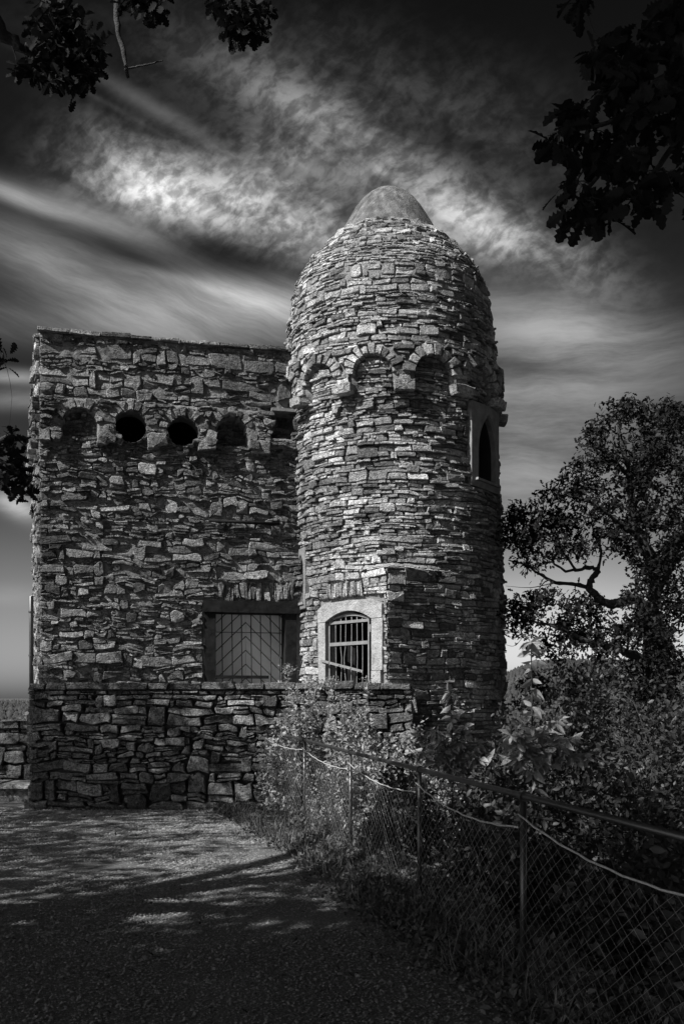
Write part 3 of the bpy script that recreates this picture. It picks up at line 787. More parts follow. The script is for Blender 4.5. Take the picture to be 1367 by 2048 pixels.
# coping slabs along the top
x = -.04
while x < WL_ + .1:
    w = random.uniform(.22, .6); h0 = HT - .10 + random.uniform(-.0, .01); h1 = HT - .02 + random.uniform(-.02, .02)
    WG.block(x, min(x + w, WL_ + .16), h0, h1, .004, .06 + random.uniform(-.02, .03), .7, lambda u, v: 0, name='coping_slab', off=.05, body=.5); x += w
hall = thing('ruined_hall', 'flat topped rubble stone hall wing with round holes and arched niches, left of the tower', 'building', (WA.x, WA.y, 0))
def whole(u, v):
    for cu, cz, r in holes:
        if (u - cu) ** 2 + (v - cz) ** 2 < r * r: return True
    return wl < u < wr and v < wtop
WG.backing(0, WL_ + .2, .7, HT - .08, .04, .04, lambda u, v: .010 if v > ZB1 else .018, whole, M['mortar'], hall, amp=.02)
# side face, receding to the far left, same band and coping
SA = R(18.2); side = Vector((-math.sin(SA), math.cos(SA), 0)); sn = Vector((-math.cos(SA), -math.sin(SA), 0)); SL = 4.6
def smap(u, v, d): q = WA + side * u + sn * d; return (q.x, q.y, v)
def soff(u, v): return (.11 if ZB0 < v < ZB1 else .05 if v >= ZB1 else 0.0)
SD = Surface(smap, soff, lambda p, u, v: 0 if u > 4.5 else .05)
random.seed(5)
SD.courses(0, SL, .9, HT - .1, [.08, .1, .13, .16], (1.2, 3.2), lambda a, b: [(2.6, 3.5)] if b < 3.3 and b > 1.4 else [], proud=(-.01, .05), jit=1.2, big=.15, split=.1, wmax=.5)
for k in range(8): SD.block(.1 + k * .58, .42 + k * .58, ZB0 - .13, ZB0 + .1, .004, .06, 1.2, lambda u, v: 0, name='corbel_stone', off=.11, body=.2)
SD.backing(0, SL, .7, HT - .08, .08, .08, .03, lambda u, v: False, M['mortar'], hall, name='side_mortar')
WG.stones += SD.stones
WG.emit(M['wing'], hall)
m = MB()   # roof, back and inner walls so the holes look into a dark room
q0 = WA - wn * .3 + wd * .1; q1 = WA - wn * .3 + wd * (WL_ + .6); q2 = q1 - wn * 4.0; q3 = WA + side * 4.4 - sn * .1
ring_ = [q0, q1, q2, q3]
for (za, zb) in ((.5, HT - .35),):
    for i in (1, 2, 3):
        a, b = ring_[i], ring_[(i + 1) % 4]; m.add([(a.x, a.y, za), (b.x, b.y, za), (b.x, b.y, zb), (a.x, a.y, zb)], [(0, 1, 2, 3)])
    m.add([(a.x, a.y, zb) for a in (WA - wn * .05, WB + wd * .6, q2, q3)], [(0, 1, 2, 3)])
m.build('inner_walls', M['dark_room'], hall)
for (cu, cz, r) in holes:       # round reveals
    m = MB(); K = 24; vv = []
    for d in (.09, -.34):
        for k in range(K):
            a = 2 * math.pi * k / K; rr = r * (1 + .05 * noise.noise(Vector((math.cos(a) * 2, math.sin(a) * 2, cu)))) + .01; vv.append(wmap(cu + rr * math.cos(a), cz + rr * math.sin(a), d))
    m.add(vv, [(k, (k + 1) % K, K + (k + 1) % K, K + k) for k in range(K)]); m.build('hole_reveal', M['mortar'], hall, smooth=True)
m = MB(); u, z = on_wing(560, 842); m.hexa([wmap(SLOT[0] - .03, SLOT[1] + SLOT[3] - .02, .15), wmap(SLOT[0] + SLOT[2], SLOT[1] + SLOT[3] - .02, .15), wmap(SLOT[0] + SLOT[2], SLOT[1] + SLOT[3] - .02, -.1), wmap(SLOT[0] - .03, SLOT[1] + SLOT[3] - .02, -.1),
    wmap(SLOT[0] - .03, SLOT[1] + SLOT[3] + .03, .15), wmap(SLOT[0] + SLOT[2], SLOT[1] + SLOT[3] + .03, .15), wmap(SLOT[0] + SLOT[2], SLOT[1] + SLOT[3] + .03, -.1), wmap(SLOT[0] - .03, SLOT[1] + SLOT[3] + .03, -.1)])
m.build('slot_slab', M['surround'], hall)
# window: timber frame, chevron shutter, bars
def wbox(name, u0, u1, z0, z1, d0, d1, m_, parent, bev=0):
    mb = MB(); mb.hexa([wmap(u0, z0, d1), wmap(u1, z0, d1), wmap(u1, z0, d0), wmap(u0, z0, d0), wmap(u0, z1, d1), wmap(u1, z1, d1), wmap(u1, z1, d0), wmap(u0, z1, d0)])
    return mb.build(name, m_, parent)
win = thing('shuttered_window', 'wide barred window with dark timber frame and pale chevron boards', 'window', wmap((wl + wr) / 2, wb, 0))
pl0 = on_wing(409, 1300)[0]; pl1 = on_wing(431, 1300)[0]; pr0 = on_wing(570, 1300)[0]; pr1 = on_wing(592, 1300)[0]
wbox('timber_lintel', wl, wr - .01, lin_b, wtop, -.45, .06, M['timber'], win)
wbox('timber_post', pl0, pl1, wb, lin_b - .002, -.45, .02, M['timber'], win); wbox('timber_post', pr0, pr1, wb, lin_b - .002, -.45, .02, M['timber'], win)
wbox('jamb_mortar', wl, pl0 - .002, wb, lin_b - .004, -.25, -.02, M['mortar'], hall); wbox('jamb_mortar', pr1 + .002, wr + .05, wb, lin_b - .004, -.25, -.02, M['mortar'], hall)
wbox('timber_sill', pl1 + .002, on_wing(536, 1350)[0], on_wing(480, 1357)[1], on_wing(480, 1351)[1], -.05, .05, M['timber'], win)
# chevron boards clipped to the opening (Sutherland-Hodgman)
def clip(poly, x0, x1, z0, z1):
    def c(p, ins, itx):
        o_ = []
        for i in range(len(p)):
            a, b = p[i - 1], p[i]
            if ins(b):
                if not ins(a): o_.append(itx(a, b))
                o_.append(b)
            elif ins(a): o_.append(itx(a, b))
        return o_
    def lx(X_): return lambda a, b: (X_, a[1] + (b[1] - a[1]) * (X_ - a[0]) / (b[0] - a[0]))
    def lz(Z_): return lambda a, b: (a[0] + (b[0] - a[0]) * (Z_ - a[1]) / (b[1] - a[1]), Z_)
    for ins, it in ((lambda p: p[0] >= x0, lx(x0)), (lambda p: p[0] <= x1, lx(x1)), (lambda p: p[1] >= z0, lz(z0)), (lambda p: p[1] <= z1, lz(z1))):
        if not poly: return []
        poly = c(poly, ins, it)
    return poly
cx_, _ = on_wing(497, 1300); ap = [on_wing(497, y)[1] for y in (1242, 1270, 1298, 1327)]; step = (ap[0] - ap[3]) / 3; slope = .98
shutter_root = win
for side_ in (-1, 1):
    for k in range(-8, 8):
        za = ap[0] + k * step; g = .012
        L = 1.6 * side_
        poly = [(cx_ + .002 * side_, za - g), (cx_ + L, za - slope * 1.6 - g), (cx_ + L, za - slope * 1.6 - step + g), (cx_ + .002 * side_, za - step + g)]
        xa, xb = (pl1 + .001, cx_ - .002) if side_ < 0 else (cx_ + .002, pr0 - .001)
        pc = clip(poly, xa, xb, wb, lin_b - .001)
        if len(pc) < 3: continue
        if side_ > 0: pc = pc[::-1]
        mb = MB(); prism(mb, pc, wmap, -.40, -.36 + random.uniform(-.002, .002)); mb.build('board', M['board'], win)
wbox('shutter_backing', pl1 + .001, pr0 - .001, wb, lin_b - .001, -.44, -.41, M['timber'], win)
for px in (444, 464, 483, 502, 521, 541, 559):
    ua = on_wing(px - 1, 1226, -.2)[0]; ub = on_wing(px + 1.5, 1357, -.2)[0]
    mb = MB(); mb.tube([wmap(ub, wb, -.20), wmap(ua, lin_b + .01, -.20)], .0095, 6); mb.build('window_bar', M['iron'], win, smooth=True)
mb = MB(); z = on_wing(500, 1264, -.03)[1]; mb.tube([wmap(pl1 - .01, z, -.185), wmap(pr0 + .03, z, -.185)], .007, 6); mb.build('cross_bar', M['iron'], win, smooth=True)
# iron rod on the wall, drain pipe on the side face
rod = thing('iron_rod', 'thin dark iron rod fixed level across the hall wall above the window', 'rod', wmap(on_wing(487, 1043)[0], on_wing(487, 1043)[1], .08))
ra, rz = on_wing(416, 1043); rb, _ = on_wing(556, 1047)
mb = MB(); mb.tube([wmap(ra, rz, .10), wmap(rb, rz - .01, .10)], .028, 8); mb.build('rod', M['timber'], rod, smooth=True)
for u in (ra + .15, (ra + rb) / 2, rb - .15):
    mb = MB(); mb.tube([wmap(u, rz, -.03), wmap(u, rz, .10)], .014, 6); mb.build('bracket', M['iron'], rod)
dp = thing('drain_pipe', 'thin vertical pipe down the far left side of the hall', 'pipe', smap(2.2, .9, .1))
mb = MB(); zt_ = 1.6 + 210 * 18 / F; mb.tube([smap(2.2, .9, .1), smap(2.2, zt_, .1), smap(2.2, zt_ + .05, -.05)], .04, 10); mb.build('pipe', M['iron'], dp, smooth=True)
for z in (1.6, 2.4, 3.2):
    mb = MB(); mb.tube([smap(2.2, z, .1), smap(2.2, z + .03, .1)], .052, 10); mb.build('pipe_clip', M['iron'], dp)

# ------------------------------------------------------------------ terrace wall and terrace
LX0, LX1, LY = -4.53, 1.02, 14.5
def lmap(u, v, d): return (LX0 + u, LY - d, v)
LW = LX1 - LX0
def lvis(p, u, v):
    px, py = proj(p); return 1 if px < 860 and py < 1640 else 0
LWS = Surface(lmap, lambda u, v: 0.0 + .05 * (1.9 - v) * .6, lvis, .05, (0,), 1.74)
LWS.tones = [.09, .14, .19, .24, .29, .34]; random.seed(33)
def lwarp(u, v): return (.075 * wob(u * .8, v * .8, 17.0)) * min(1, (1.74 - v) * 4) if v < 1.74 else 0
LWS.courses(0, LW, -.05, .55, [.07, .12, .16, .1, .19], (1.3, 3.4), lambda a, b: [], proud=(.0, .08), jit=1.3, warp=lwarp, big=.16, split=.35, gap=.011, wmax=.55)
LWS.courses(0, LW, .55, 1.74, [.08, .10, .13, .15, .07, .11], (1.4, 3.8), lambda a, b: [], proud=(.0, .06), jit=1.25, warp=lwarp, big=.15, split=.18, gap=.010, wmax=.5)
x = -.03
while x < LW:
    w = random.uniform(.2, .6); h1 = 1.865 + random.uniform(-.03, .02)
    LWS.block(x, min(x + w, LW + .05), 1.745, h1, .008, .05 + random.uniform(-.02, .03), 1.1, lambda u, v: 0, name='coping_slab', body=.5, off=0); x += w
twall = thing('terrace_wall', 'low rubble stone retaining wall with dark joints, below the hall and behind the fence', 'wall', (-1.7, LY, 0))
LWS.backing(0, LW, -.1, 1.80, .06, .06, .075, lambda u, v: False, M['mortar_dark'], twall)
def emap(u, v, d): return (LX0 - d, LY + u, v)
LE = Surface(emap, lambda u, v: .03 * (1.9 - v), lambda p, u, v: 0)
LE.courses(0, 1.7, -.05, 1.78, [.12, .16, .2, .1], (1.2, 3.0), lambda a, b: [], proud=(.0, .05), jit=1.3, big=.2, gap=.01)
LE.backing(0, 1.7, -.1, 1.78, .1, .1, .06, lambda u, v: False, M['mortar_dark'], twall, name='end_mortar')
def emap2(u, v, d): return (LX1 + d, LY + 1.6 - u, v)
LE2 = Surface(emap2, lambda u, v: 0, lambda p, u, v: 0)
LE2.courses(0, 1.6, -.4, 1.78, [.12, .16, .2, .1], (1.2, 3.0), lambda a, b: [], proud=(.0, .05), jit=1.3, big=.2, gap=.01)
LE2.backing(0, 1.6, -.5, 1.78, .1, .1, .06, lambda u, v: False, M['mortar_dark'], twall, name='end_mortar')
LWS.stones += LE.stones + LE2.stones
LWS.emit(M['wall'], twall)
m = MB(); zt_ = 1.72
pts = [(LX0 + .08, LY + .1), (LX1 - .05, LY + .1), (LX1 - .05, 16.4), (-.6, 17.6), (WA.x - .1, 16.6), (LX0 + .08, 16.2)]
m.add([(x, y, zt_) for x, y in pts] + [(x, y, -.2) for x, y in pts], [tuple(range(6))] + [(i, i + 6, (i + 1) % 6 + 6, (i + 1) % 6) for i in range(6)])
tag(m.build('terrace', M['earth']), kind='structure')

# left parapet wall, stone bench
PX1 = LX0 - .02
def pmap(u, v, d): return (-9.0 + u, 16.4 - d, v)
PS = Surface(pmap, lambda u, v: 0, lambda p, u, v: 1 if proj(p)[0] > -20 else 0)
PS.tones = [.07, .10, .14, .18]; random.seed(44)  # stone tones lowered to put the parapet's shade into its colour
PS.courses(0, PX1 + 9.0 + .3, -.05, 1.12, [.12, .16, .2, .1], (1.4, 3.2), lambda a, b: [], proud=(.0, .06), jit=1.4, big=.2, gap=.012, wmax=.6)
x = 0
while x < PX1 + 9.2:
    w = random.uniform(.35, .7); PS.block(x, x + w, 1.12, 1.27 + random.uniform(-.03, .02), .008, .05, 1, lambda u, v: 0, name='coping_slab', body=.5, off=0); x += w
pw = thing('parapet_wall', 'low stone parapet, tones darkened for shade, at the far left edge of the yard', 'wall', (-6.5, 16.6, 0))
PS.backing(0, PX1 + 9.3, -.1, 1.2, .1, .1, .07, lambda u, v: False, M['mortar_dark'], pw)
m = MB(); m.box((-9, 16.5, -.1), (PX1 + .3, 16.95, 1.2)); m.build('wall_core', M['mortar_dark'], pw)
PS.emit(M['wall'], pw)
lt = thing('leaning_slab', 'dark sloping stone slab lying on the parapet beside the terrace wall', 'stone', (-5.2, 16.6, 1.25))
m = MB(); m.hexa([(-5.6, 16.3, 1.26), (-4.9, 16.3, 1.26), (-4.9, 16.7, 1.26), (-5.6, 16.7, 1.26), (-5.35, 16.34, 1.32), (-4.95, 16.34, 1.52), (-4.95, 16.66, 1.52), (-5.3, 16.66, 1.33)], .3); m.build('slab', M['wall'], lt, tone=True)
bn = thing('stone_step', 'flat worn stone step on the ground in front of the left parapet', 'step', (-5.1, 15.8, 0))
m = MB(); m.hexa([(-6.6, 15.5, 0), (-4.62, 15.5, 0), (-4.62, 16.2, 0), (-6.6, 16.2, 0), (-6.6, 15.52, .22), (-4.62, 15.52, .22), (-4.62, 16.2, .22), (-6.6, 16.2, .22)], .28); m.build('riser', M['wall'], bn, tone=True)
for (a, b) in ((-6.6, -5.35), (-5.33, -4.6)):
    m = MB(); m.hexa([(a, 15.44, .222), (b, 15.44, .222), (b, 16.22, .222), (a, 16.22, .222), (a + .02, 15.47, .29), (b - .03, 15.46, .30), (b - .02, 16.2, .30), (a, 16.2, .29)], .42); m.build('slab', M['wall'], bn, tone=True)

# ------------------------------------------------------------------ railing with wire mesh
rail = thing('iron_railing', 'dark iron pipe railing with sagging cable and wire mesh along the gravel path', 'railing', (xf(7.6), 7.6, 0))
posts = [(-1.07, 14.36, 1.15), (-.47, 12.5, 1.10), (.087, 10.2, 1.063), (.59, 7.6, 1.07), (1.0, 5.5, 1.07), (1.42, 3.3, 1.07)]
m = MB(); m.tube([(x, y, z) for x, y, z in posts], .019, 12); m.build('top_rail', M['iron'], rail, smooth=True)
for i, (x, y, z) in enumerate(posts):
    m = MB(); m.tube([(x, y, gh(x, y) - .1), (x, y, z - .03)], .018, 10); o = m.build('post', M['iron'], rail, smooth=True)
    d = (Vector(posts[min(i + 1, 5)]) - Vector(posts[max(i - 1, 0)])).normalized() * .022
    m = MB(); m.tube([(x - d.x, y - d.y, z - d.z), (x + d.x, y + d.y, z + d.z)], .030, 14); m.build('clamp_ring', M['iron'], rail)
def cablep(a, b, za, zb, sag, off=.03):
    out = []
    for k in range(21):
        t = k / 20; p = Vector(a).lerp(Vector(b), t); z = za + (zb - za) * t - sag * 4 * t * (1 - t)
        out.append((p.x - off, p.y - .01, z + .003 * math.sin(k * 2.1)))
    return out
tops = []
for i in range(5):
    (xa, ya, za), (xb, yb, zb) = posts[i], posts[i + 1]
    pts = cablep((xa, ya, 0), (xb, yb, 0), za - .10, zb - .17 if i else zb - .12, .045 + .01 * i); tops.append(pts)
    m = MB(); m.tube(pts, .0055, 6); m.build('cable', M['cable'], rail, smooth=True)
    m = MB(); m.tube(cablep((xa, ya, 0), (xb, yb, 0), gh(xa, ya) + .055, gh(xb, yb) + .05, -.01, .04), .006, 5); m.build('lower_cable', M['wire'], rail, smooth=True)
m = MB()
pitch = .115; KS = 1.55; WR_ = [.0036, .0032, .0025, .0016, .0012]
for i in range(5):
    (xa, ya, _), (xb, yb, _) = posts[i], posts[i + 1]; L = math.hypot(xb - xa, yb - ya); tp = tops[i]
    def ztop(s): t = min(1, max(0, s / L)) * 20; k = min(19, int(t)); return tp[k][2] + (tp[k + 1][2] - tp[k][2]) * (t - k)
    H = 1.0
    for fam in (1, -1):
        q = -1.7
        while q < L + 1.7:
            pts = []; started = False
            for k in range(34):
                zz = .04 + k * H / 32; s = q + fam * (zz) * KS
                s += .012 * math.sin(q * 31 + zz * 9)
                if s < 0 or s > L or zz > ztop(s):
                    if len(pts) > 1: m.tube(pts, WR_[i] * (1 if fam > 0 else .6), 3, cap=False)
                    pts = []; continue
                wig = .006 * math.sin(s * 5 + zz * 4)
                t = s / L; pts.append((xa + (xb - xa) * t - .03 + wig + 0, ya + (yb - ya) * t, zz))
            if len(pts) > 1: m.tube(pts, WR_[i] * (1 if fam > 0 else .6), 3, cap=False)
            q += pitch
m.build('wire_mesh', M['wire'], rail, kind='stuff')

# ------------------------------------------------------------------ vegetation
def in_frame(p, mar=12):
    if p[1] < .5: return False
    px, py = proj(p); return -mar < px < 1367 + mar and -mar < py < 2048
def curve(a, b, bow, n=8, jit=.0):
    a, b = Vector(a), Vector(b); out = []
    for k in range(n + 1):
        t = k / n; p = a.lerp(b, t) + Vector(bow) * (4 * t * (1 - t))
        if jit and 0 < k < n: p += Vector((random.uniform(-1, 1), random.uniform(-1, 1), random.uniform(-1, 1))) * jit
        out.append(p)
    return out
def taper(n, r0, r1): return [r0 + (r1 - r0) * (i / (n - 1)) for i in range(n)]
class Tree:
    def __init__(s, name, label, base, group=None, cat='tree'):
        s.root = thing(name, label, cat, base, group); s.base = Vector(base); s.wood = MB(); s.nodes = []; s.leafp = []; s.leafd = []; s.leafs = []
    def limb(s, pts, r0, r1, n=8, reg=True, wood=None):
        pts = [Vector(p) for p in pts]
        if len(pts) > 2:     # Catmull-Rom smoothing
            q = [pts[0] * 2 - pts[1]] + pts + [pts[-1] * 2 - pts[-2]]; o_ = []
            for i in range(1, len(q) - 2):
                for k in range(5):
                    t = k / 5; a, b, c, d = q[i - 1], q[i], q[i + 1], q[i + 2]
                    o_.append(.5 * ((2 * b) + (c - a) * t + (2 * a - 5 * b + 4 * c - d) * t * t + (3 * b - a - 3 * c + d) * t ** 3))
            o_.append(pts[-1]); pts = o_
        pts = [pts[0]] + [p + Vector((random.uniform(-1, 1), random.uniform(-1, 1), random.uniform(-1, 1))) * r0 * .22 for p in pts[1:-1]] + [pts[-1]]
        rs = [v * random.uniform(.85, 1.18) for v in taper(len(pts), r0, r1)]; (wood or s.wood).tube(pts, rs, n)
        if reg: s.nodes += [(p, r) for p, r in zip(pts, rs)]
        return pts
    def trunk(s, pts, r0, r1):
        w = MB(); s.limb(pts, r0, r1, 12, wood=w); w.build('trunk', M['bark'], s.root, smooth=True)
    def twig_to(s, p, r=.008, n=5, leaves=7, size=.12, spread=.10, sag=.1):
        p = Vector(p); best = min(s.nodes, key=lambda q: (q[0] - p).length + q[1] * .5); a = best[0]; L = (p - a).length
        bow = Vector((random.uniform(-.12, .12), random.uniform(-.12, .12), random.uniform(-.05, .2))) * L
        pts = curve(a, p, bow, max(3, min(10, int(L / .12))), .02 * min(L, 1))
        r0 = min(best[1] * .6, r * (1 + L * 1.5)); s.wood.tube(pts, taper(len(pts), r0, r * .35), n, cap=False)
        for i in range(len(pts) // 2, len(pts)): s.nodes.append((pts[i], r0 * .5))
        dr_ = (pts[-1] - pts[-2]).normalized()
        for k in range(leaves):
            back = random.random() ** 1.5 * spread * 1.5
            q = p - dr_ * back + Vector((random.gauss(0, 1), random.gauss(0, 1), random.gauss(0, 1))) * spread * .25
            d = (dr_ * .6 + Vector((random.gauss(0, .7), random.gauss(0, .7), random.gauss(-sag, .5)))).normalized()
            s.leafp.append(q); s.leafd.append(d); s.leafs.append(size * random.uniform(.7, 1.25))
    def finish(s, tmpl, m, up=.45, single=0, clean=False, name='crown'):
        s.wood.build('branches', M['bark'], s.root, smooth=True)
        P_ = np.array([tuple(p) for p in s.leafp]); D_ = np.array([tuple(p) for p in s.leafd]); S_ = np.array(s.leafs)
        Rm = rand_rot(len(P_), D_, up)
        idx = np.arange(len(P_)); vis = [i for i in idx if in_frame(P_[i], 30)] if single else []
        vis = sorted(vis, key=lambda i: -S_[i] / P_[i][1])[:single]; vset = set(int(i) for i in vis)
        if vset:
            me = bpy.data.meshes.new('leaf'); me.from_pydata(*[tmpl[0], [], tmpl[1]]); me.materials.append(m)
            from mathutils import Matrix
            off = s.root.location
            for i in vset:
                o = bpy.data.objects.new('leaf', me); C.objects.link(o); o.parent = s.root
                mm = Matrix([list(Rm[i][r]) for r in range(3)]) @ Matrix.Diagonal(Vector((S_[i],) * 3)); m4 = mm.to_4x4(); m4.translation = Vector(P_[i]) - off
                o.matrix_local = m4
        rest = [i for i in idx if int(i) not in vset]
        if len(rest): batch(name, tmpl[0], tmpl[1], P_[rest], Rm[rest], S_[rest], m, s.root)
def blob_points(poly_px, d, dd, n, tree_d=None):
    """points filling an ellipse seen from the path, given real depth spread"""
    (cx, cy, rx, ry, ang) = poly_px; out = []
    for _ in range(n):
        r = random.random() ** .5; a = random.random() * 6.283; x = r * rx * math.cos(a); y = r * ry * math.sin(a)
        c_, s_ = math.cos(R(ang)), math.sin(R(ang)); out.append(P(cx + x * c_ - y * s_, cy + x * s_ + y * c_, d + random.uniform(-dd, dd)))
    return out
# oak standing left of the path, its unseen crown shaped to shade the yard
random.seed(101)
T = Tree('oak_tree', 'oak whose leafy branches hang into the top left of the view', (-6.3, 5.2, 0))
T.trunk([(-6.3, 5.2, -.2), (-6.25, 5.25, 1.5), (-6.1, 5.3, 3.0), (-5.9, 5.2, 4.2)], .34, .24)
T.limb([(-5.9, 5.2, 4.2), (-5.0, 6.2, 6.2), (-4.2, 7.6, 7.8), (-3.5, 8.6, 8.1), P(0, 55, 9), P(40, 90, 9), P(75, 108, 9)], .16, .012)
T.limb([(-3.5, 8.6, 8.1), P(-20, -60, 9), P(60, -15, 9), P(110, 15, 9)], .05, .012)
T.limb([(-5.0, 6.2, 6.2), (-3.6, 7.4, 8.6), (-2.2, 8.7, 8.9), (-1.0, 9.2, 8.7), (.2, 9.4, 8.9)], .11, .03)
T.limb([(-2.1, 8.8, 8.75), P(232, -60, 9), P(234, 40, 9), P(243, 90, 9), P(256, 155, 9)], .035, .017, 8, False)
T.limb([P(253, 138, 9), P(275, 133, 9), P(300, 128, 9), P(326, 121, 9)], .010, .006, 5, False)
T.limb([P(232, -60, 9), P(280, -30, 9), P(310, 12, 9), P(326, 3, 9)], .012, .005, 5)
T.limb([(-.9, 9.2, 8.7), P(470, -50, 9), P(500, 10, 9)], .025, .008)
T.limb([(-5.9, 5.2, 4.2), (-4.8, 6.4, 4.3), (-3.6, 7.6, 3.9), P(-40, 880, 8), P(20, 876, 8), P(62, 874, 8)], .07, .008)
T.limb([P(-40, 880, 8), P(-20, 905, 8), P(10, 925, 8), P(45, 940, 8)], .02, .006)
T.limb([(-6.1, 5.3, 3.4), (-7.5, 4.0, 5.5), (-9.0, 3.0, 7.0)], .14, .04)
T.limb([(-5.9, 5.2, 4.2), (-5.5, 3.2, 6.6), (-4.5, 1.6, 8.0), (-3.0, .5, 8.4)], .15, .04)
T.limb([(-5.9, 5.2, 4.2), (-6.6, 6.5, 6.8), (-7.2, 8.5, 8.4)], .14, .04)
T.limb([(-5.0, 6.2, 6.2), (-3.5, 5.5, 8.2), (-1.8, 5.0, 9.0)], .1, .03)
fg = [((115, 95, 50, 85, -8), 30), ((125, 55, 40, 55, 0), 16), ((120, 140, 62, 30, 5), 22), ((55, 137, 24, 18, 0), 5), ((188, 115, 14, 40, 10), 9), ((150, 170, 12, 18, 0), 2), ((300, 8, 22, 26, 0), 8), ((272, 4, 18, 14, 0), 5),
      ((490, 55, 36, 40, 20), 22), ((445, 12, 28, 14, 10), 7), ((515, 25, 24, 22, 0), 8)]
for e, n in fg:
    for p in blob_points(e, 9.0, .35, int(n * 1.7)): T.twig_to(p, .006, 4, 6, .12, .10)
for e, n in (((15, 880, 30, 26, 0), 7), ((30, 965, 36, 24, 30), 8), ((15, 925, 34, 26, 0), 6), ((2, 700, 12, 18, 0), 2), ((52, 995, 16, 14, 0), 3)):
    for p in blob_points(e, 8.0, .2, int(n * 1.5)): T.twig_to(p, .006, 4, 5, .11, .09)
def shade_crown(T, ells, n, size, keepout=30):
    c = 0; tries = 0; ps = []
    while c < n and tries < n * 8:
        tries += 1; cx, cy, cz, rx, ry, rz = random.choice(ells)
        v = Vector((random.gauss(0, 1), random.gauss(0, 1), random.gauss(0, 1))).normalized() * random.random() ** .7 * 1.3
        p = Vector((cx + v.x * rx, cy + v.y * ry, cz + v.z * rz))
        if noise.noise(p * .9) < -.14: continue
        if in_frame(p, 150): continue
        ps.append(tuple(p)); c += 1
        if c % 90 == 0: T.twig_to(p, .008, 4, 0)
    crown_mesh(T, ps, size, M['oak'])
def crown_mesh(T, ps, size, m): batch('crown', OVAL[0], OVAL[1], np.array(ps), rand_rot(len(ps), None, .4), size * (.7 + .6 * RNG.random(len(ps))), m, T.root)
S_ELL = [(-8.6, -.2, 8.2, 3.6, 3.0, 1.6), (-11.2, 9.2, 8.6, 2.5, 2.8, 1.3), (-8.6, -.2, 8.2, 3.6, 3.0, 1.6), (-6.3, 2.0, 7.6, 2.8, 2.6, 1.7), (-9.2, 1.5, 7.0, 2.6, 2.6, 1.8), (-4.2, 1.0, 8.0, 3.0, 2.8, 1.3), (-4.4, 1.5, 7.6, 2.6, 2.4, 1.1), (-5.2, -1.0, 7.8, 3.4, 2.6, 1.2), (-5.6, .2, 7.2, 2.4, 2.2, .9), (-11.5, 4.5, 8, 2.2, 3.4, 1.4)]  # unseen leaf clumps added where their shade darkens path and wall
shade_crown(T, S_ELL, 46000, .20)
T.finish(OAK, M['oak'], single=300)
# oak right of the camera, its near branch hanging into the top right
random.seed(202)
T = Tree('oak_tree', 'oak whose near branch of big lobed leaves hangs into the top right', (3.7, 3.4, -.6))
T.trunk([(3.7, 3.4, -.8), (3.65, 3.4, 1.2), (3.5, 3.45, 2.8), (3.3, 3.5, 3.8)], .27, .2)
T.limb([(3.3, 3.5, 3.8), (2.6, 3.9, 4.5), P(1420, 60, 4.4), P(1367, 130, 4.4), P(1300, 215, 4.4), P(1235, 300, 4.4), P(1180, 370, 4.4)], .10, .009)
T.limb([P(1440, 60, 4.4), P(1330, 40, 4.4), P(1260, 130, 4.4), P(1200, 190, 4.4), P(1165, 130, 4.4)], .02, .005)
T.limb([P(1300, 215, 4.4), P(1200, 250, 4.3), P(1120, 265, 4.3)], .012, .005)
T.limb([P(1420, 200, 4.4), P(1340, 300, 4.4), P(1290, 370, 4.4), P(1260, 430, 4.4)], .016, .005)
T.limb([(2.6, 3.9, 4.5), (1.9, 4.4, 5.0), P(1150, -60, 4.6), P(1145, -5, 4.6)], .02, .005)
T.limb([(3.3, 3.5, 3.8), (2.6, 2.0, 5.8), (1.6, .8, 6.8)], .14, .04); T.limb([(3.3, 3.5, 3.8), (4.4, 4.4, 5.5), (5.2, 5.4, 7.0)], .14, .04); T.limb([(3.3, 3.5, 3.8), (2.8, 3.4, 5.8), (1.8, 3.4, 7.0)], .12, .03)
rg = [((1175, 110, 22, 28, 20), 4), ((1160, 130, 22, 20, 0), 3), ((1215, 160, 40, 45, 20), 9), ((1290, 100, 60, 60, 0), 16), ((1340, 30, 40, 40, 0), 10), ((1340, 170, 45, 80, 0), 17), ((1250, 210, 50, 45, 0), 12),
      ((1130, 240, 32, 22, 0), 5), ((1100, 290, 36, 22, 10), 6), ((1160, 290, 45, 50, 0), 11), ((1215, 330, 50, 60, 20), 13), ((1130, 400, 36, 55, 15), 9), ((1190, 420, 45, 40, 0), 10), ((1255, 400, 45, 45, 0), 10), ((1320, 370, 38, 24, 10), 6), ((1350, 270, 24, 40, 0), 5),
      ((1300, 270, 30, 30, 0), 5), ((1140, 4, 24, 14, 0), 4), ((1365, 420, 10, 16, 0), 1)]
for e, n in rg:
    for p in blob_points((e[0] + 16, e[1] - 14, e[2], e[3], e[4]), 4.35, .15, max(1, int(n * 1.9))): T.twig_to(p, .004, 4, 2, .105, .04, sag=.5)
shade_crown(T, [(3.5, 3.5, 6.6, 3.0, 2.8, 1.5), (1.2, 1.0, 6.8, 2.4, 2.2, 1.2), (5.5, 5.0, 6.2, 2.4, 2.6, 1.6), (0.5, 3.0, 7.4, 2.0, 1.8, 1.0), (-1.4, 1.2, 7.4, 2.0, 2.0, 1.0)], 16000, .18)  # unseen clumps added overhead to shade railing and slope
T.finish(OAK, M['oak'], single=300)
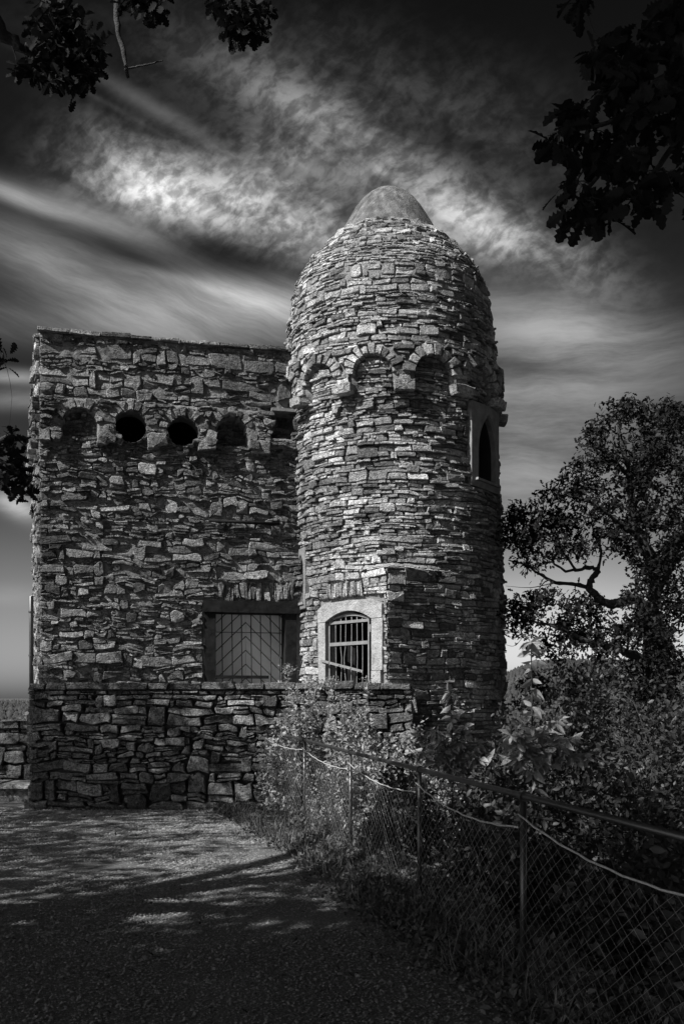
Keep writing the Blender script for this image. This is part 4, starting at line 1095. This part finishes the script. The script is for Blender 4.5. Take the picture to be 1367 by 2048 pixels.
# oak beyond the tower on the right
random.seed(303)
DT = 18.0
T = Tree('oak_tree', 'gnarled oak with a crooked branch, standing to the right beyond the tower', tuple(P(1335, 1560, DT)), None)
q = lambda x, y, d=0: P(x, y, DT + d)
T.trunk([q(1335, 1600), q(1330, 1450), q(1310, 1330), q(1300, 1230)], .26, .19)
T.limb([q(1300, 1230), q(1270, 1195), q(1240, 1205), q(1215, 1207), q(1190, 1192), q(1178, 1174), q(1183, 1158), q(1193, 1143), q(1180, 1136), q(1150, 1140), q(1120, 1138, -.2), q(1090, 1110, -.3)], .10, .014)
T.limb([q(1182, 1180), q(1150, 1168, .2), q(1110, 1165, .3), q(1080, 1150, .3), q(1050, 1130, .2), q(1015, 1120, .2)], .045, .01)
T.limb([q(1300, 1230), q(1310, 1140), q(1280, 1080), q(1262, 1020), q(1255, 950), q(1240, 880), q(1235, 820)], .13, .02)
T.limb([q(1300, 1200), q(1340, 1120), q(1370, 1040, .3), q(1390, 960, .4)], .12, .04)
T.limb([q(1280, 1080), q(1230, 1040, -.4), q(1170, 1000, -.6), q(1110, 990, -.6)], .05, .01)
T.limb([q(1262, 1020), q(1300, 950, .4), q(1320, 880, .5), q(1335, 820, .5)], .06, .012)
T.limb([q(1255, 950), q(1200, 900, -.5), q(1160, 890, -.6)], .04, .01)
T.limb([q(1310, 1330), q(1240, 1300, -.6), q(1170, 1280, -.8), q(1100, 1250, -.8), q(1040, 1240, -.6)], .08, .012)
T.limb([q(1300, 1230), q(1250, 1260, .8), q(1180, 1330, 1)], .06, .015)
T.limb([q(1194, 1140), q(1200, 1100), q(1185, 1060), q(1180, 1030)], .03, .006)
T.limb([q(1150, 1140), q(1120, 1100), q(1085, 1060), q(1050, 1050)], .022, .005)
T.limb([q(1110, 1165), q(1060, 1175), q(1010, 1172)], .010, .003); T.limb([q(1050, 1240), q(1020, 1265), q(1000, 1270)], .008, .003); T.limb([q(1060, 1250), q(1030, 1290), q(1005, 1288)], .007, .003)
T.limb([q(1170, 1280), q(1150, 1230), q(1120, 1200)], .02, .005); T.limb([q(1240, 1300), q(1230, 1250), q(1200, 1220)], .025, .005); T.limb([q(1100, 1250), q(1085, 1300), q(1060, 1330)], .014, .004)
T.limb([q(1310, 1140), q(1360, 1080, 1), q(1420, 1040, 1.4)], .08, .03)
el = [((1350, 840, 34, 34, 0), 26), ((1250, 900, 80, 80, 0), 60), ((1320, 880, 60, 70, 0), 60), ((1235, 815, 28, 20, 0), 6), ((1300, 820, 50, 16, 0), 10), ((1210, 960, 90, 60, 0), 60), ((1320, 980, 70, 80, 0), 80), ((1120, 985, 60, 22, -20), 22), ((1180, 880, 30, 26, -20), 9),
      ((1200, 1040, 110, 40, 0), 62), ((1075, 1040, 75, 26, 10), 44), ((1035, 1070, 46, 34, 0), 36), ((1100, 1085, 60, 22, 0), 18), ((1070, 1120, 50, 26, 0), 18), ((1310, 1090, 70, 60, 0), 60), ((1250, 1100, 50, 30, 0), 14),
      ((1110, 1220, 90, 36, 0), 55), ((1035, 1235, 42, 40, 0), 36), ((1210, 1250, 90, 50, 0), 60), ((1310, 1220, 70, 70, 0), 80), ((1150, 1290, 100, 36, 0), 45), ((1270, 1330, 100, 60, 0), 90), ((1340, 1150, 40, 100, 0), 40),
      ((1140, 1105, 40, 18, 0), 16), ((1205, 1085, 60, 18, 0), 14), ((1290, 1150, 30, 30, 0), 16), ((1190, 860, 16, 12, 0), 4), ((1255, 805, 20, 10, 0), 4), ((1120, 1370, 80, 34, 0), 50), ((1060, 1400, 40, 30, 0), 14), ((1260, 1400, 110, 60, 0), 90), ((1340, 1350, 60, 100, 0), 70), ((1420, 1100, 60, 200, 0), 80)]
for e, n in el:
    for p in blob_points(e, DT, 1.3, int(n * 1.75)): T.twig_to(p, .007, 4, 11, .095, .2, sag=.0)
T.finish(OAK_S, M['oak'], single=0)

# bushes, weeds, saplings behind the railing
def bush(name, label, c, r, n, size, m_, group, stems=14, up=.35, tm=OVAL, cat='bush', dens_seed=0):
    cx, cy = c; rx, ry, rz = r; z0 = gh(cx, cy); root = thing(name, label, cat, (cx, cy, z0), group)
    w = MB()
    for k in range(stems):
        a = random.random() * 6.283; t = random.uniform(.5, .95)
        tip = Vector((cx + rx * t * math.cos(a), cy + ry * t * math.sin(a), z0 + rz * random.uniform(.5, 1.0))); b = Vector((cx + .2 * rx * math.cos(a), cy + .2 * ry * math.sin(a), z0 - .05))
        pts = curve(b, tip, (0, 0, rz * .25), 6, .02); w.tube(pts, taper(7, .009, .003), 4, cap=False)
    w.build('stems', M['bark'], root)
    v = RNG.normal(size=(n * 2, 3)); v /= np.linalg.norm(v, axis=1)[:, None]; v[:, 2] = np.abs(v[:, 2]); rad = RNG.random(n * 2) ** .28
    pos = v * rad[:, None]; bump_ = np.array([1 + .5 * noise.noise(Vector((p[0] * 2.2 + dens_seed, p[1] * 2.2, p[2] * 2.2))) for p in v])
    pos = pos * bump_[:, None] * np.array([rx, ry, rz]) + np.array([cx, cy, z0])
    keep = np.array([noise.noise(Vector(p) * 3.2) > -.22 for p in pos]); pos = pos[keep][:n]
    batch('foliage', tm[0], tm[1], pos, rand_rot(len(pos), None, up), size * (.6 + .8 * RNG.random(len(pos))), m_, root)
random.seed(404)
gB = 'bramble bushes behind the railing'
for (lab, c, r, n) in (('leafy bramble bush against the terrace wall, at the railing end', (-.55, 13.75), (.6, .5, 1.5), 8000), ('leafy bramble bush below the terrace wall, left of the barred tower door', (.15, 13.7), (.65, .6, 1.55), 9000),
                       ('leafy bramble bush below the tower corner', (.85, 13.7), (.6, .6, 1.5), 8000), ('bramble bush behind the second railing bay from the wall', (.2, 12.2), (.6, .8, 1.15), 7000),
                       ('bramble bush filling the wire mesh behind the middle railing bay', (.75, 11.2), (.6, .8, 1.15), 7000), ('bramble bush at the right foot of the tower', (1.6, 13.9), (.7, .8, 1.15), 5000)):
    bush('bramble_bush', lab, c, r, n, .052, M['bramble'], gB, dens_seed=c[0] * 9)
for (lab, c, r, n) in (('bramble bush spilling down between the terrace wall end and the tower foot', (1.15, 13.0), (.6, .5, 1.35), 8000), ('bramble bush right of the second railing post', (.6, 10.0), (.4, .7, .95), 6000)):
    bush('bramble_bush', lab, c, r, n, .05, M['dark_leaf'], gB, dens_seed=c[0] * 7)  # brambles in the darkened leaf colour, a shaded copy of those above
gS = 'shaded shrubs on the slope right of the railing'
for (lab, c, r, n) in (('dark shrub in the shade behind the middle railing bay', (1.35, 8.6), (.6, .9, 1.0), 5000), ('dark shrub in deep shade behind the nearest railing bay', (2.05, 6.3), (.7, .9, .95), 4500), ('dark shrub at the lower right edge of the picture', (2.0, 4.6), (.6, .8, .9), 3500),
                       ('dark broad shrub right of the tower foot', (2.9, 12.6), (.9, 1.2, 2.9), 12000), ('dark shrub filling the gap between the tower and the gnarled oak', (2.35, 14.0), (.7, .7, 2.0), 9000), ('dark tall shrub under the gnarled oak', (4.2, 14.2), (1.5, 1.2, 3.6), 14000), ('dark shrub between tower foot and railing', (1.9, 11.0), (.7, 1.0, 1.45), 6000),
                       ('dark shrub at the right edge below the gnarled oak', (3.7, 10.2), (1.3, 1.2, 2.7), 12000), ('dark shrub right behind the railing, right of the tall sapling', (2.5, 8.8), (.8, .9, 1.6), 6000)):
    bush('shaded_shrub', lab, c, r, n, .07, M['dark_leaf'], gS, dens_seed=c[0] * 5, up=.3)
def weed(label, x, y, h, seed, pale=True):
    random.seed(seed); z0 = gh(x, y); root = thing('tall_weed', label, 'weed', (x, y, z0), 'tall weeds by the terrace wall')
    w = MB(); pts = curve((x, y, z0 - .03), (x + random.uniform(-.08, .08), y, z0 + h), (random.uniform(-.05, .05), 0, 0), 8); w.tube(pts, taper(9, .008, .003), 5); w.build('stem', M['bramble'], root, smooth=True)
    pos = []; dr_ = []; sc_ = []
    for k in range(90):
        t = random.uniform(.25, 1); p = pts[0].lerp(pts[-1], t); a = random.random() * 6.283
        pos.append(tuple(p)); dr_.append((math.cos(a), math.sin(a), .3)); sc_.append(.11 * (1.15 - .5 * t))
    for k in range(120):
        p = pts[-1] + Vector((random.gauss(0, .05), random.gauss(0, .05), random.gauss(0, .04))); pos.append(tuple(p)); dr_.append((random.gauss(0, 1), random.gauss(0, 1), .8)); sc_.append(.035)
    batch('leaves', LANCE[0], LANCE[1], np.array(pos), rand_rot(len(pos), np.array(dr_), .3), np.array(sc_), M['pale_leaf'], root)
for i, (lab, px, py, d) in enumerate((('tallest pale weed, its tuft in front of the shuttered window', 568, 1340, 13.4), ('pale weed just left of the barred tower door', 620, 1372, 13.5), ('pale weed in front of the barred tower door', 658, 1366, 13.4),
                                      ('pale leaning weed right of the barred tower door', 742, 1368, 13.5), ('short pale weed beside the tallest one', 590, 1392, 13.3), ('short pale weed above the second railing post', 690, 1400, 13.2))):
    p = P(px, py, d); weed(lab, p.x, p.y, p.z - gh(p.x, p.y), 500 + i)
def sapling(label, x, y, h, seed, tops, lsize):
    random.seed(seed); z0 = gh(x, y); T = Tree('cherry_sapling', label, (x, y, z0), None, cat='sapling')
    T.limb([(x, y, z0 - .05), (x + .02, y, z0 + h * .5), (x, y, z0 + h)], .014, .005, 6)
    for (dx_, dz_, dy_) in tops:
        a = Vector((x, y, z0 + h * .62 + dz_ * .35)); b = Vector((x + dx_, y + dy_, z0 + h * .8 + dz_)); T.limb([a, (a + b) / 2 + Vector((0, 0, .05)), b], .007, .003, 5)
    nodes = list(T.nodes)
    dense = []
    for (p, r), (p2, r2) in zip(nodes, nodes[1:]):
        if (p2 - p).length < .5: dense += [(p, r), (p.lerp(p2, .33), r), (p.lerp(p2, .67), r)]
    for (p, r) in dense:
        if p.z < z0 + h * .45: continue
        for k in range(3):
            a = random.random() * 6.283; d = Vector((math.cos(a), math.sin(a), random.uniform(-.9, .3))).normalized(); T.leafp.append(p); T.leafd.append(d); T.leafs.append(lsize * random.uniform(.7, 1.2))
    for k in range(14):
        a = random.random() * 6.283; T.leafp.append(Vector((x, y, z0 + h))); T.leafd.append(Vector((math.cos(a), math.sin(a), random.uniform(-.8, .5))).normalized()); T.leafs.append(lsize)
    T.finish(LANCE, M['pale_leaf'], up=.3, single=160, name='leaves')
p = P(900, 1385, 10.4); sapling('pale leaved sapling in front of the tower foot', p.x, p.y, p.z - gh(p.x, p.y), 61, [(-.35, -.05, 0), (.3, -.15, .1), (-.2, .0, -.2), (.15, .02, 0), (-.45, -.25, .1), (.42, -.3, 0)], .12)
p = P(1060, 1285, 8.4); sapling('taller pale leaved sapling right of the tower against the sky', p.x, p.y, p.z - gh(p.x, p.y), 62, [(.35, -.35, 0), (.5, -.5, .1), (-.2, -.3, -.1), (.25, -.2, .1), (-.15, -.5, 0)], .125)
# low plants along the foot of the railing
def verge():
    N = 36000; y = 3.4 + 11.0 * RNG.random(N) ** .85; t = RNG.random(N)
    xa = np.interp(y, [p[0] for p in EDGE], [p[1] for p in EDGE]) - .05 + .1 * RNG.normal(size=N); xb = np.array([xf(v) for v in y]) + .45; x = xa + (xb - xa) * t
    hh = .16 * np.sin(np.clip(t * 1.2, 0, 1) * 1.57) * np.array([.6 + .7 * abs(noise.noise(Vector((a * 3, b * 3, 0)))) * 2 for a, b in zip(x, y)])
    z = np.array([gh(a, b) for a, b in zip(x, y)]) + .02 + hh * RNG.random(N)
    batch('ground_cover', OVAL[0], OVAL[1], np.stack([x, y, z], 1), rand_rot(N, None, .5), .025 + .035 * RNG.random(N), M['verge'], kind='stuff')
    N = 3500; y = 3.4 + 11.0 * RNG.random(N); x = np.array([xe(v) for v in y]) + RNG.random(N) * .7 - .05; z = np.array([gh(a, b) for a, b in zip(x, y)])
    bl = ([(0, -.02, 0), (0, .02, 0), (.5, .015, .0), (.5, -.015, 0), (1, 0, -.15)], [(0, 1, 2, 3), (3, 2, 4)])
    d = np.stack([RNG.normal(size=N) * .5, RNG.normal(size=N) * .5, np.ones(N)], 1); batch('grass', bl[0], bl[1], np.stack([x, y, z], 1), rand_rot(N, d, .1), .12 + .16 * RNG.random(N), M['verge'], kind='stuff')
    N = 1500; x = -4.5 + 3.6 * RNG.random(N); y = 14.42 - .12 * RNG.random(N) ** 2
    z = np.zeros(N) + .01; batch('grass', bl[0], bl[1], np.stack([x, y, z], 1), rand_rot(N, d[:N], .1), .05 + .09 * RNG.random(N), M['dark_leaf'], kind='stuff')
verge()
def litter():
    N = 700; y = 3.6 + 10.7 * RNG.random(N); x = np.array([xe(v) for v in y]) - RNG.random(N) ** 2 * 3.5
    batch('leaf_litter', OAK_S[0], OAK_S[1], np.stack([x, y, np.full(N, .03)], 1), rand_rot(N, np.stack([RNG.normal(size=N), RNG.normal(size=N), np.zeros(N)], 1), .93), .02 + .035 * RNG.random(N), M['bark'], kind='stuff')
litter()
# far wooded hills
def forest():
    N = 46000; az = np.radians(-26 + 54 * RNG.random(N)); r = 420 + 1380 * RNG.random(N) ** .7
    x, y = r * np.sin(az), r * np.cos(az); z = np.array([gh(a, b) for a, b in zip(x, y)])
    ico = [(0, 0, 1.25), (.9, 0, .55), (.28, .85, .5), (-.72, .53, .6), (-.72, -.53, .5), (.28, -.85, .6), (.6, .43, 0), (-.23, .7, 0), (-.75, 0, 0), (-.23, -.7, 0), (.6, -.43, 0)]
    tf = [(0, 1, 2), (0, 2, 3), (0, 3, 4), (0, 4, 5), (0, 5, 1), (1, 6, 2), (2, 6, 7), (2, 7, 3), (3, 7, 8), (3, 8, 4), (4, 8, 9), (4, 9, 5), (5, 9, 10), (5, 10, 1), (1, 10, 6)]
    a = RNG.random(N) * 6.283; Rm = np.zeros((N, 3, 3)); Rm[:, 0, 0] = np.cos(a); Rm[:, 0, 1] = -np.sin(a); Rm[:, 1, 0] = np.sin(a); Rm[:, 1, 1] = np.cos(a); Rm[:, 2, 2] = 1 + 1.2 * RNG.random(N)
    batch('far_forest', ico, tf, np.stack([x, y, z], 1), Rm, (1.3 + 2.4 * RNG.random(N) ** 1.5), M['forest'], kind='stuff')
forest()
